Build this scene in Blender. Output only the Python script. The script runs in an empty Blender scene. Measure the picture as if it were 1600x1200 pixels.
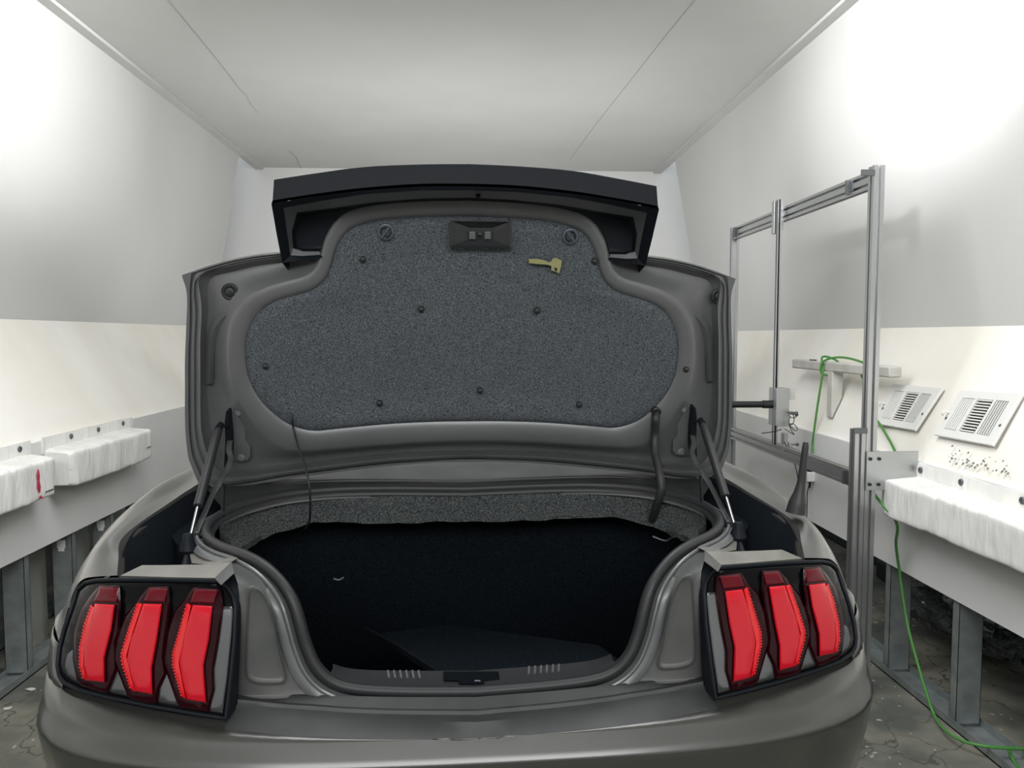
import bpy, math, random
from mathutils import Vector, Matrix, Euler, noise
random.seed(4)
SC = bpy.context.scene
COL = SC.collection
# ------------------------------------------------------------------ camera
F = 1200.0
CAMPOS = Vector((0, 0, 1.5))
CAMROT = Euler((math.radians(90) - math.atan(75 / F), 0, -math.atan(60 / F)), 'XYZ')
cam = bpy.data.cameras.new('camera'); camo = bpy.data.objects.new('camera', cam); COL.objects.link(camo)
cam.sensor_width = 36; cam.lens = 36 * F / 1600; cam.clip_start = 0.02
camo.location = CAMPOS; camo.rotation_euler = CAMROT
SC.camera = camo
# ------------------------------------------------------------------ world, exposure, lamps
w = bpy.data.worlds.new('world'); SC.world = w; w.use_nodes = True
w.node_tree.nodes['Background'].inputs[0].default_value = (.8, .85, .9, 1)
w.node_tree.nodes['Background'].inputs[1].default_value = 0.3
SC.view_settings.view_transform = 'Standard'; SC.view_settings.look = 'None'
SC.view_settings.gamma = 1; SC.view_settings.use_curve_mapping = False
SC.view_settings.exposure = 1.1

def lamp(name, kind, loc, target, power, color=(1, 1, 1), **kw):
    l = bpy.data.lights.new(name, kind); o = bpy.data.objects.new(name, l); COL.objects.link(o)
    l.energy = power; l.color = color
    for k, v in kw.items(): setattr(l, k, v)
    o.location = loc
    o.rotation_euler = (Vector(target) - Vector(loc)).to_track_quat('-Z', 'Y').to_euler()
    return o
WARM = (.985, .99, 1.0)
# two flood lamps hung high behind the camera, each thrown at the far sloped wall
lamp('flood_light_a', 'SPOT', (-.5, .9, 2.9), (1.84, 3.22, 2.87), 450, WARM, spot_size=math.radians(31), spot_blend=1.0, shadow_soft_size=.16)
lamp('flood_light_b', 'SPOT', (.5, .9, 2.9), (-2.06, 3.45, 2.93), 520, WARM, spot_size=math.radians(31), spot_blend=1.0, shadow_soft_size=.16)
# unseen overhead panel, with added fill panels behind the camera and behind the lid
lamp('panel_light_a', 'AREA', (0, 2.4, 3.05), (0, 2.41, 0), 36, WARM, shape='RECTANGLE', size=2.6, size_y=1.3)
lamp('fill_light_c', 'AREA', (0, -1.75, 2.9), (0, 1.4, .9), 72, WARM, shape='RECTANGLE', size=3.4, size_y=1.3)
lamp('fill_light_b', 'AREA', (0, 5.0, 1.4), (0, 5.9, 3), 12.5, WARM, shape='RECTANGLE', size=2.6, size_y=1.2)

# ------------------------------------------------------------------ pixel helpers (1600x1200 frame)
RM = CAMROT.to_matrix()
def raydir(px, py): return RM @ Vector(((px - 800) / F, (600 - py) / F, -1.0))
def W_y(px, py, y):            # world point on plane y=const
    d = raydir(px, py); return CAMPOS + d * ((y - CAMPOS.y) / d.y)
def W_x(px, py, x):
    d = raydir(px, py); return CAMPOS + d * ((x - CAMPOS.x) / d.x)
def W_z(px, py, z):
    d = raydir(px, py); return CAMPOS + d * ((z - CAMPOS.z) / d.z)
def W_plane(px, py, p, n):
    d = raydir(px, py); return CAMPOS + d * ((Vector(p) - CAMPOS).dot(n) / d.dot(n))
CARM = Matrix.Translation((.006, 1.42, 0)) @ Matrix.Rotation(math.radians(2.0), 4, 'Z')
CARI = CARM.inverted()
CC = CARI @ CAMPOS
CR = CARI.to_3x3() @ RM
def cray(px, py): return CR @ Vector(((px - 800) / F, (600 - py) / F, -1.0))
def C_y(px, py, y): d = cray(px, py); return CC + d * ((y - CC.y) / d.y)
def C_x(px, py, x): d = cray(px, py); return CC + d * ((x - CC.x) / d.x)
def C_z(px, py, z): d = cray(px, py); return CC + d * ((z - CC.z) / d.z)
LP0 = Vector((0, .80, 1.10)); LN = Vector((0, -1, -.27)).normalized()     # open lid plane, normal towards the viewer
def C_l(px, py, off=0.0):
    d = cray(px, py); p = LP0 + LN * off
    return CC + d * ((p - CC).dot(LN) / d.dot(LN))
def lerp_tab(tab, z):
    if z <= tab[0][0]: return tab[0][1]
    for (a, va), (b, vb) in zip(tab, tab[1:]):
        if z <= b: return va + (vb - va) * (z - a) / (b - a)
    return tab[-1][1]
SK_Y = [(.15, .12), (.3, .07), (.5, .0), (.66, -.035), (.705, -.04), (.757, .0), (.80, .012), (.97, .065), (1.06, .12)]
SK_W = [(.15, .84), (.3, .90), (.5, .94), (.70, .957), (.757, .957), (.85, .956), (.92, .94), (1.0, .905), (1.06, .87)]
def skin(x, z):
    W = lerp_tab(SK_W, z); a = min(abs(x) / W, 1.0)
    return lerp_tab(SK_Y, z) + .04 * (x / .9) ** 2 + .6 * (1 - (1 - a ** 4) ** .25)
def C_s(px, py, off=0.0):     # ray on the car's tail skin
    d = cray(px, py); t = 1.0; prev = None
    while t < 2.6:
        p = CC + d * t; v = p.y - (skin(p.x, p.z) - off)
        if prev is not None and v >= 0:
            a, b = t - .01, t
            for _ in range(18):
                m = (a + b) / 2; q = CC + d * m
                if q.y - (skin(q.x, q.z) - off) >= 0: b = m
                else: a = m
            return CC + d * ((a + b) / 2)
        prev = v; t += .01
    W = lerp_tab(SK_W, .85)
    return C_x(px, py, -W if px < 740 else W)

# ------------------------------------------------------------------ mesh helpers
def parts_tag(o, label=None, cat=None, group=None, kind=None):
    if label: o['label'] = label
    if cat: o['category'] = cat
    if group: o['group'] = group
    if kind: o['kind'] = kind
    return o
def thing(name, loc, label, cat, group=None, rot=0):
    o = bpy.data.objects.new(name, None); COL.objects.link(o); o.location = loc; o.rotation_euler = (0, 0, rot)
    o.empty_display_size = .1
    return parts_tag(o, label, cat, group)
class G:
    """collects vertices and faces"""
    def __init__(s): s.v = []; s.f = []; s.m = []
    def add(s, vs, fs, mi=0):
        b = len(s.v); s.v += [Vector(v) for v in vs]
        s.f += [tuple(b + i for i in f) for f in fs]; s.m += [mi] * len(fs); return s
    def box(s, lo, hi, mi=0):
        x0, y0, z0 = lo; x1, y1, z1 = hi
        vs = [(x, y, z) for x in (x0, x1) for y in (y0, y1) for z in (z0, z1)]
        return s.add(vs, [(0, 1, 3, 2), (4, 6, 7, 5), (0, 4, 5, 1), (2, 3, 7, 6), (0, 2, 6, 4), (1, 5, 7, 3)], mi)
    def loft(s, rings, closed=False, mi=0, cap0=False, cap1=False):
        n = len(rings[0]); vs = [p for r in rings for p in r]; fs = []
        for i in range(len(rings) - 1):
            for j in range(n if closed else n - 1):
                k = (j + 1) % n
                fs.append((i * n + j, i * n + k, (i + 1) * n + k, (i + 1) * n + j))
        if cap0: fs.append(tuple(range(n))[::-1])
        if cap1: fs.append(tuple((len(rings) - 1) * n + j for j in range(n)))
        return s.add(vs, fs, mi)
    def tube(s, pts, r, n=10, smooth=0, mi=0, caps=True):
        pts = [Vector(p) for p in pts]
        if smooth: pts = spline(pts, smooth)
        rs = r if callable(r) else (lambda t: r)
        rings = []; up = Vector((.13, .21, .97))
        for i, p in enumerate(pts):
            t = (pts[min(i + 1, len(pts) - 1)] - pts[max(i - 1, 0)]).normalized()
            if abs(t.dot(up)) > .98: up = Vector((1, .1, 0))
            a = (up - t * up.dot(t)).normalized(); b = t.cross(a); up = a
            rr = rs(i / max(1, len(pts) - 1))
            rings.append([p + (a * math.cos(q) + b * math.sin(q)) * rr for q in [2 * math.pi * k / n for k in range(n)]])
        return s.loft(rings, True, mi, caps, caps)
    def poly(s, pts, nrm, depth, mi=0, bev=0.0):
        """extruded polygon; front face at pts, body goes along -nrm; bev shrinks the front"""
        pts = [Vector(p) for p in pts]; nrm = Vector(nrm).normalized()
        c = sum(pts, Vector()) / len(pts); rings = []
        if bev:
            rings.append([p + (c - p).normalized() * bev for p in pts])
            rings.append([p - nrm * bev for p in pts])
        else: rings.append(pts)
        rings.append([p - nrm * depth for p in pts])
        return s.loft(rings, True, mi, True, True)
    def lathe(s, base, axis, prof, n=20, mi=0):
        axis = Vector(axis).normalized(); a = axis.orthogonal().normalized(); b = axis.cross(a); base = Vector(base)
        rings = [[base + axis * h + (a * math.cos(2 * math.pi * k / n) + b * math.sin(2 * math.pi * k / n)) * max(r, 1e-4) for k in range(n)] for r, h in prof]
        return s.loft(rings, True, mi, True, True)
    def build(s, name, mats, parent=None, smooth=True, bevel=0, subsurf=0, solid=0, angle=40, **tags):
        vs = [Vector(v) for v in s.v]
        if parent is None or parent == 'free':
            xs = [v.x for v in vs]; ys = [v.y for v in vs]; zs = [v.z for v in vs]
            org = Vector(((min(xs) + max(xs)) / 2, (min(ys) + max(ys)) / 2, min(zs)))
        elif parent.get('carframe'): org = Vector()
        else: org = worldloc(parent)
        me = bpy.data.meshes.new(name); me.from_pydata([v - org for v in vs], [], s.f)
        if not isinstance(mats, (list, tuple)): mats = [mats]
        for m in mats: me.materials.append(m)
        if len(mats) > 1: me.polygons.foreach_set('material_index', s.m)
        o = bpy.data.objects.new(name, me); COL.objects.link(o)
        if parent is None or parent == 'free': o.location = org
        else:
            o.parent = parent
            if parent.get('carframe'): o['carframe'] = 1
        import bmesh
        bm = bmesh.new(); bm.from_mesh(me); bmesh.ops.remove_doubles(bm, verts=bm.verts, dist=1e-5)
        bmesh.ops.recalc_face_normals(bm, faces=bm.faces); bm.to_mesh(me); bm.free()
        if smooth:
            me.polygons.foreach_set('use_smooth', [True] * len(me.polygons))
            try: me.set_sharp_from_angle(angle=math.radians(angle))
            except Exception: pass
        if solid:
            md = o.modifiers.new('s', 'SOLIDIFY'); md.thickness = abs(solid); md.offset = -1 if solid > 0 else 1
        if bevel:
            md = o.modifiers.new('b', 'BEVEL'); md.width = bevel; md.segments = 2; md.limit_method = 'ANGLE'; md.angle_limit = math.radians(35)
        if subsurf:
            md = o.modifiers.new('u', 'SUBSURF'); md.levels = subsurf; md.render_levels = subsurf
        parts_tag(o, **tags)
        return o
def worldloc(o):
    l = Vector(o.location)
    while o.parent: o = o.parent; l += Vector(o.location)
    return l
def spline(pts, n):
    """Catmull-Rom through pts, n samples a span"""
    pts = [Vector(p) for p in pts]; out = []
    for i in range(len(pts) - 1):
        p0 = pts[max(i - 1, 0)]; p1 = pts[i]; p2 = pts[i + 1]; p3 = pts[min(i + 2, len(pts) - 1)]
        for k in range(n):
            t = k / n
            out.append(.5 * ((2 * p1) + (p2 - p0) * t + (2 * p0 - 5 * p1 + 4 * p2 - p3) * t * t + (3 * p1 - p0 - 3 * p2 + p3) * t ** 3))
    out.append(pts[-1]); return out
def sp2(pts, n): return [(v.x, v.y) for v in spline([Vector((p[0], p[1], 0)) for p in pts], n)]
def mir(p): return Vector((-p.x, p.y, p.z))
def both(half):
    """left half (centre first .. outer last) -> full run left outer .. centre .. right outer"""
    h = [Vector(p) for p in half]
    h[0] = Vector((0, h[0].y, h[0].z))
    return h[::-1] + [mir(p) for p in h[1:]]

# ------------------------------------------------------------------ materials
def mat(name, col, rough=.5, metal=0, coat=0, spec=.5, noise_=None, bump=None, col2=None, emis=0, scale=8, detail=4, contrast=(.35, .65), trans=0, alpha=1, stretch=None):
    m = bpy.data.materials.new(name); m.use_nodes = True; nt = m.node_tree; b = nt.nodes['Principled BSDF']
    b.inputs['Base Color'].default_value = (*col, 1); b.inputs['Roughness'].default_value = rough
    b.inputs['Metallic'].default_value = metal; b.inputs['Coat Weight'].default_value = coat; b.inputs['Coat Roughness'].default_value = .08
    b.inputs['Specular IOR Level'].default_value = spec
    if trans: b.inputs['Transmission Weight'].default_value = trans
    if alpha < 1: b.inputs['Alpha'].default_value = alpha
    tc = nt.nodes.new('ShaderNodeTexCoord'); src = tc.outputs['Object']
    if stretch:
        mp = nt.nodes.new('ShaderNodeMapping'); mp.inputs['Scale'].default_value = stretch; nt.links.new(src, mp.inputs[0]); src = mp.outputs[0]
    if col2:
        n = nt.nodes.new('ShaderNodeTexNoise'); n.inputs['Scale'].default_value = scale; n.inputs['Detail'].default_value = detail
        nt.links.new(src, n.inputs['Vector'])
        r = nt.nodes.new('ShaderNodeValToRGB'); r.color_ramp.elements[0].position = contrast[0]; r.color_ramp.elements[1].position = contrast[1]
        r.color_ramp.elements[0].color = (*col, 1); r.color_ramp.elements[1].color = (*col2, 1)
        nt.links.new(n.outputs['Fac'], r.inputs[0]); nt.links.new(r.outputs[0], b.inputs['Base Color'])
        m['ramp'] = 1
    if emis:
        b.inputs['Emission Color'].default_value = (*col, 1); b.inputs['Emission Strength'].default_value = emis
    if bump:
        n2 = nt.nodes.new('ShaderNodeTexNoise'); n2.inputs['Scale'].default_value = bump[0]; n2.inputs['Detail'].default_value = 3
        nt.links.new(src, n2.inputs['Vector'])
        bp = nt.nodes.new('ShaderNodeBump'); bp.inputs['Strength'].default_value = bump[1]; bp.inputs['Distance'].default_value = bump[2]
        nt.links.new(n2.outputs['Fac'], bp.inputs['Height']); nt.links.new(bp.outputs[0], b.inputs['Normal'])
    return m
def chips(m, scale, thr, col, rough=.9):
    """scattered small spots of another colour with shapes of their own"""
    nt = m.node_tree; b = nt.nodes['Principled BSDF']
    tc = nt.nodes.new('ShaderNodeTexCoord'); n = nt.nodes.new('ShaderNodeTexNoise'); n.inputs['Scale'].default_value = scale; n.inputs['Detail'].default_value = 1
    nt.links.new(tc.outputs['Object'], n.inputs['Vector'])
    r = nt.nodes.new('ShaderNodeValToRGB'); r.color_ramp.elements[0].position = thr; r.color_ramp.elements[1].position = thr + .015
    nt.links.new(n.outputs['Fac'], r.inputs[0])
    mx = nt.nodes.new('ShaderNodeMix'); mx.data_type = 'RGBA'
    ci = b.inputs['Base Color']
    if ci.is_linked: nt.links.new(ci.links[0].from_socket, mx.inputs[6])
    else: mx.inputs[6].default_value = ci.default_value
    mx.inputs[7].default_value = (*col, 1); nt.links.new(r.outputs[0], mx.inputs[0]); nt.links.new(mx.outputs[2], ci)
    return m
def lin(r, g, b):
    f = lambda c: (c / 255 / 12.92) if c / 255 <= .04045 else ((c / 255 + .055) / 1.055) ** 2.4
    return (f(r), f(g), f(b))
M = {}
M['wall_grey'] = mat('wall_grey', lin(207, 207, 205), .62, col2=lin(212, 212, 209), scale=1.2, bump=(60, .04, .002))
M['wall_cream'] = mat('wall_cream', lin(238, 234, 223), .7, col2=lin(245, 243, 237), scale=2.2, detail=6, stretch=(1, 1, .45), bump=(90, .06, .002))
M['wall_back'] = mat('wall_back', lin(242, 242, 240), .7, bump=(60, .04, .002))
M['ceil'] = mat('ceil', lin(203, 203, 200), .8, bump=(160, .10, .002), col2=lin(208, 208, 205), scale=1.5)
M['bulk'] = chips(mat('bulk', lin(221, 222, 220), .55, col2=lin(226, 226, 224), scale=3, bump=(40, .05, .002)), 9, .735, lin(225, 222, 214))
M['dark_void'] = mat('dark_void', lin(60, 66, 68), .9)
M['seam'] = mat('seam', lin(150, 150, 147), .8)
M['pit'] = mat('pit', lin(120, 118, 112), .8)
M['floor'] = chips(mat('floor', lin(84, 87, 81), .75, col2=lin(146, 143, 128), scale=2.8, detail=9, contrast=(.38, .66), bump=(14, .25, .01)), 26, .72, lin(170, 168, 158))
def cracks(m, scale, col):
    nt = m.node_tree; b = nt.nodes['Principled BSDF']; tc = nt.nodes.new('ShaderNodeTexCoord')
    nz = nt.nodes.new('ShaderNodeTexNoise'); nz.inputs['Scale'].default_value = 5; nz.inputs['Detail'].default_value = 6
    nt.links.new(tc.outputs['Object'], nz.inputs['Vector'])
    ad = nt.nodes.new('ShaderNodeVectorMath'); ad.operation = 'MULTIPLY_ADD'; ad.inputs[1].default_value = (.35, .35, .35)
    nt.links.new(nz.outputs['Color'], ad.inputs[0]); nt.links.new(tc.outputs['Object'], ad.inputs[2])
    v = nt.nodes.new('ShaderNodeTexVoronoi'); v.feature = 'DISTANCE_TO_EDGE'; v.inputs['Scale'].default_value = scale
    nt.links.new(ad.outputs[0], v.inputs['Vector'])
    r = nt.nodes.new('ShaderNodeValToRGB'); r.color_ramp.elements[0].position = .004; r.color_ramp.elements[1].position = .018
    nt.links.new(v.outputs['Distance'], r.inputs[0])
    mx = nt.nodes.new('ShaderNodeMix'); mx.data_type = 'RGBA'; ci = b.inputs['Base Color']
    nt.links.new(ci.links[0].from_socket, mx.inputs[7]); mx.inputs[6].default_value = (*col, 1)
    nt.links.new(r.outputs[0], mx.inputs[0]); nt.links.new(mx.outputs[2], ci)
cracks(M['floor'], 3.2, lin(76, 76, 69))
M['vinyl'] = mat('vinyl', lin(228, 228, 224), .42, col2=lin(238, 237, 233), scale=5, bump=(26, .6, .012), stretch=(1, 1.2, .3))
M['zinc'] = mat('zinc', lin(132, 140, 140), .42, metal=.5, col2=lin(156, 163, 161), scale=14)
M['zinc_pale'] = mat('zinc_pale', lin(176, 178, 172), .5, metal=.4)
M['alu'] = mat('alu', lin(180, 182, 182), .32, metal=.85, bump=(300, .03, .001), stretch=(1, 1, .05))
M['alu_dark'] = mat('alu_dark', lin(105, 108, 110), .5, metal=.7)
M['steel'] = mat('steel', lin(150, 152, 154), .25, metal=1)
M['paint'] = mat('paint', lin(58, 58, 55), .4, metal=.3, coat=1.0, col2=lin(62, 62, 59), scale=600)
M['paint'].node_tree.nodes['Principled BSDF'].inputs['Coat Roughness'].default_value = .22
M['paint_in'] = mat('paint_in', lin(99, 101, 102), .40, metal=.25, coat=.15, col2=lin(107, 108, 109), scale=5, contrast=(.3, .7))
M['paint_dust'] = mat('paint_dust', lin(78, 80, 80), .5, metal=.2, col2=lin(92, 93, 90), scale=11, detail=8)
M['paint_shaded'] = mat('paint_shaded', lin(42, 44, 45), .5, metal=.2, col2=lin(54, 56, 55), scale=9, detail=8)  # same body paint darkened: shade under the open lid put into the colour
M['dust_sheen'] = mat('dust_sheen', lin(112, 111, 105), .45, metal=.1, coat=.4, col2=lin(124, 123, 115), scale=14)  # pale ledge tone: dust plus reflected light put into the colour
M['plastic'] = mat('plastic', lin(22, 26, 31), .5, spec=.14, bump=(500, .08, .001))
M['plastic_gloss'] = mat('plastic_gloss', lin(6, 6, 8), .2, spec=.12)
M['rubber'] = mat('rubber', lin(38, 39, 41), .5)
M['knob'] = mat('knob', lin(74, 80, 88), .4)
M['void'] = mat('void', lin(9, 14, 19), .95, spec=.1)
M['trunk_carpet'] = mat('trunk_carpet', lin(12, 18, 24), 1.0, spec=.02, col2=lin(30, 35, 39), scale=240, detail=2, bump=(300, .5, .004))
M['front_carpet'] = mat('front_carpet', lin(48, 52, 54), 1.0, spec=.05, col2=lin(104, 108, 107), scale=260, detail=2, contrast=(.36, .68), bump=(260, .6, .004))
M['liner'] = mat('liner', lin(50, 54, 58), 1.0, spec=.06, col2=lin(120, 126, 131), scale=360, detail=5, contrast=(.36, .76), bump=(400, .4, .002))
M['fascia'] = mat('fascia', lin(104, 106, 108), .3, metal=.9)
M['red_shell'] = mat('red_shell', lin(34, 1, 7), .2, spec=.15, coat=.05)
M['red_dark'] = mat('red_dark', lin(86, 4, 18), .2, spec=.2, coat=.08)
M['red'] = mat('red', lin(190, 14, 34), .25, coat=.15, spec=.3)
M['red_hot'] = mat('red_hot', lin(190, 2, 14), .2, coat=.15, emis=.10)
M['glow'] = mat('glow', lin(146, 144, 98), .45)
M['green'] = mat('green', lin(74, 136, 60), .45)
M['white'] = mat('white', lin(238, 238, 236), .4)
M['vent'] = mat('vent', lin(228, 228, 224), .38)
M['slot'] = mat('slot', lin(26, 28, 28), .9, spec=.1)
M['bar'] = mat('bar', lin(206, 205, 198), .6, col2=lin(188, 187, 180), scale=9)
M['black'] = mat('black', lin(22, 23, 25), .45)
M['film'] = mat('film', lin(58, 64, 66), .16, coat=.6, bump=(30, 1.0, .05))
M['concrete_chip'] = mat('concrete_chip', lin(205, 204, 196), .8)
M['marker'] = mat('marker', lin(178, 40, 70), .6)
M['ink'] = mat('ink', lin(80, 80, 80), .7)
M['glass'] = mat('glass', lin(14, 16, 18), .05, coat=1)
M['tyre'] = mat('tyre', lin(24, 24, 25), .8)

# ================================================================== THE BOOTH
ZC = 3.085; XLc, XRc = -2.03, 1.80            # ceiling edges
XLs, ZLs, XRs, ZRs = -2.30, 1.583, 2.09, 1.54  # seam between grey and cream panels
XLb, ZLb, XRb, ZRb = -1.95, 1.026, 1.82, .985  # top of the bulkheads
ZL0, ZR0 = .545, .50                           # underside of the bulkheads
YN, YE, YF = -2.6, 6.9, 7.46
def S(name, g, m, **k): return g.build(name, m, None, kind='structure', **k)
g = G().box((-3.2, YN - .1, -.06), (3.2, YF + .1, 0)); S('floor', g, M['floor'], smooth=False)
g = G().box((XLc, YN, ZC), (XRc, YF, ZC + .06)); S('ceiling', g, M['ceil'], smooth=False)
def slab(pts2, y0, y1, t, outward):
    """a bent wall section (x,z points) running in y with thickness t"""
    gs = G()
    for (a, b, mi) in pts2:
        a = Vector((a[0], 0, a[1])); b = Vector((b[0], 0, b[1])); d = (b - a).normalized(); n = Vector((d.z, 0, -d.x))
        if n.x * outward < 0: n = -n
        q = [a, b, b + n * t, a + n * t]
        gs.loft([[p + Vector((0, y, 0)) for p in q] for y in (y0, y1)], True, mi, True, True)
    return gs
S('wall_left', slab([((XLc, ZC), (XLs, ZLs), 0), ((XLs, ZLs), (XLb - .02, ZLb), 1)], YN, YE, .05, -1), [M['wall_grey'], M['wall_cream']], smooth=False)
S('wall_right', slab([((XRc, ZC), (XRs, ZRs), 0), ((XRs, ZRs), (XRb + .02, ZRb), 1)], YN, YE, .05, 1), [M['wall_grey'], M['wall_cream']], smooth=False)
S('wall_back', G().box((-3.2, YF, 0), (3.2, YF + .06, 3.3)), M['wall_back'], smooth=False)
S('wall_front', G().box((-3.2, YN - .08, 0), (3.2, YN - .01, 3.3)), M['dark_void'], smooth=False)
# bulkheads under the sloped walls
S('trim_1', G().box((XLb - .06, YN, ZL0), (XLb, YE, ZLb)), M['bulk'], smooth=False)
S('trim_2', G().box((XRb, YN, ZR0), (XRb + .06, YE, ZRb)), M['bulk'], smooth=False)
# lower backing behind the studs
S('wall_left', G().box((-2.36, YN, .14), (-2.30, YE, ZL0 + .5)), M['zinc_pale'], smooth=False)
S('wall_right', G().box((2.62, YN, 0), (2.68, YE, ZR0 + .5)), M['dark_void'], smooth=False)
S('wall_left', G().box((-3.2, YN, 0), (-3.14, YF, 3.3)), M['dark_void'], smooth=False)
S('wall_right', G().box((3.14, YN, 0), (3.2, YF, 3.3)), M['wall_back'], smooth=False)
# ceiling edge trims and joints
S('trim_3', G().box((XLc - .012, YN, ZC - .02), (XLc + .06, YF - .01, ZC - .001)), M['ceil'], smooth=False)
S('trim_4', G().box((XRc - .06, YN, ZC - .02), (XRc + .012, YF - .01, ZC - .001)), M['ceil'], smooth=False)
def crack(name, px, zz=ZC - .0015, r=.0011):
    return S(name, G().tube([W_z(a, b, zz) for a, b in px], r, 5), M['seam'])
crack('trim_5', [(262, 0), (318, 68), (345, 101), (375, 140)])
crack('trim_6', [(1086, 0), (1040, 56), (985, 126), (930, 196), (890, 250)])
crack('trim_7', [(452, 236), (463, 246), (466, 256), (474, 266)], r=.002)
crack('trim_8', [(375, 140), (386, 150), (388, 158), (402, 176)], r=.001)

# ---- steel studs
def stud(x, y, ztop, side, label, group):
    d = side
    gg = G()
    gg.box((min(x, x + d * .095), y, .02), (max(x, x + d * .095), y + .002, ztop))
    gg.box((min(x, x + d * .002), y, .02), (max(x, x + d * .002), y + .042, ztop))
    gg.box((min(x + d * .093, x + d * .095), y, .02), (max(x + d * .093, x + d * .095), y + .042, ztop))
    gg.box((min(x, x + d * .012), y + .040, .02), (max(x, x + d * .012), y + .042, ztop))
    k = gg.build('steel_stud', M['zinc'], None, smooth=False, label=label, cat='stud', group=group)
    return k
nm = ['near front corner of booth', 'by the left cushions', 'with oblong punched hole', 'farther along', 'far along', 'farthest']
lefty = [3.0, 3.4, 3.8, 4.2, 4.6, 5.0]
llab = ['grey steel stud at the left picture edge under the long cushion', 'wide grey steel stud standing nearest on the left floor', 'grey steel stud next behind the nearest on the left, with a pale punched hole',
        'grey steel stud just left of the car quarter panel, third in the left row', 'thin far steel stud left of the car shoulder, fourth in the left row', 'farthest visible steel stud in the left row']
for i, y in enumerate(lefty[1:]):
    s_ = stud(-1.965, y, ZL0 + .2, -1, llab[i + 1], 'steel studs under the left bulkhead')
    p = Vector((-1.965 - .05, y - .001, .47 if i == 0 else .47))
    if i > 0:
        h = [(-.014, -.02), (.014, -.02), (.014, -.008), (.02, 0), (.02, .035), (-.02, .035), (-.02, 0), (-.014, -.008)]
        G().poly([p + Vector((a, 0, b)) for a, b in h], (0, -1, 0), .001).build('punched_hole', M['wall_back'], s_, smooth=False)
for i, y in enumerate([2.76, 3.24]):
    stud(1.835, y, ZR0 + .2, 1, ['nearest steel stud under the right bulkhead at the frame edge', 'steel stud on the right between the car corner and the bundled plastic'][i], 'steel studs under the right bulkhead')
for (x0, x1, nm_, lb) in ((-2.06, -1.955, 'floor_track', 'long grey steel floor track under the left studs'), (-2.36, -2.26, 'floor_track', 'second steel floor track on the left, behind the studs'), (1.825, 1.94, 'floor_track', 'long dust-coated steel floor track under the right studs')):
    gg = G().box((x0, YN, 0), (x1, YE, .006)); gg.box((x0, YN, 0), (x0 + .003, YE, .035)); gg.box((x1 - .003, YN, 0), (x1, YE, .035))
    gg.build(nm_, M['zinc'], None, smooth=False, label=lb, cat='track')
# perforated light boards between the left studs: rows of small diamond embosses
for i, y in enumerate([3.62, 4.05, 4.45]):
    gg = G()
    gg.box((-2.14, y + .0, .0), (-2.135, y + .26, ZL0 + .1))
    for k in range(9):
        for dy in (.10,):
            z = .2 + k * .045; c = Vector((-2.134, y + dy, z)); q = .014
            gg.poly([c + Vector((0, -q, 0)), c + Vector((0, 0, -q)), c + Vector((0, q * .5, q * .3)), c + Vector((0, 0, q))], (1, 0, 0), .004)
    gg.build('slotted_stud', M['zinc_pale'], None, smooth=False, cat='stud',
             label=['pale slotted metal strip with diamond cut-outs between the two nearest left studs', 'pale slotted metal strip with diamond cut-outs behind the punched stud', 'pale slotted metal strip nearest the car shoulder'][i])

# ---- padded vinyl cushions
def cushion(name, xw, xf, y0, y1, z0, z1, label, amp=.006, seed=0, marks=None):
    root = thing(name, ((xw + xf) / 2, (y0 + y1) / 2, z0), label, 'cushion')
    ny = int((y1 - y0) / .02) + 2; nz = 9; nx = 7
    r = .013; sx = 1 if xf > xw else -1
    gg = G()
    # cross section in x,z (rounded) swept along y with folds
    sec = []
    def corner(cx, cz, a0, a1):
        for k in range(4):
            a = math.radians(a0 + (a1 - a0) * k / 3); sec.append((cx + r * math.cos(a), cz + r * math.sin(a)))
    wx = abs(xf - xw)
    def seg(a, b, n):
        for k in range(1, n): sec.append((a[0] + (b[0] - a[0]) * k / n, a[1] + (b[1] - a[1]) * k / n))
    sec.append((0, z0)); seg((0, z0), (wx - r, z0), 5); corner(wx - r, z0 + r, -90, 0); seg((wx, z0 + r), (wx, z1 - r), 9); corner(wx - r, z1 - r, 0, 90); seg((wx - r, z1), (0, z1 + .012), 8); sec.append((0, z1 + .012))
    rings = []
    for j in range(ny):
        y = y0 + (y1 - y0) * j / (ny - 1); e = min(j, ny - 1 - j); sh = [.022, .006, .0][min(e, 2)]
        rg = []
        for (a, z) in sec:
            n1 = noise.noise(Vector((y * 9 + seed, z * 2.2, a * 5))); n2 = noise.noise(Vector((y * 26 + z * 8 + seed, z * 5, 3)))
            k = min(1, a / .03)
            d = amp * (n1 * 1.3 + n2 * 1.3) * k
            zz = z + (d * .8 if z > z1 - .03 else 0) + noise.noise(Vector((y * 5, seed, a * 4))) * amp * .8 * k
            zz = zz + (sh * .5 if zz < (z0 + z1) / 2 else -sh * .5)
            rg.append(Vector((xw + sx * (a - sh * k + d), y, zz)))
        rings.append(rg)
    gg.loft(rings, False, 0, True, True)
    gg.build('cushion_body', M['vinyl'], root)
    fl = G(); zt = z1 + .012
    rings = []
    for j in range(ny):
        y = y0 - .02 + (y1 - y0 + .04) * j / (ny - 1); wv = noise.noise(Vector((y * 6, seed, 0))) * .006
        rings.append([Vector((xw + sx * .006, y, zt - .02)), Vector((xw + sx * (.010 + abs(wv)), y, zt + .02)), Vector((xw + sx * .007, y, zt + .055 + wv)), Vector((xw + sx * .001, y, zt + .055 + wv)), Vector((xw + sx * .001, y, zt - .02))])
    fl.loft(rings, True, 0, True, True)
    fo = fl.build('mounting_flange', M['vinyl'], root)
    return root, zt, sx
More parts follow.
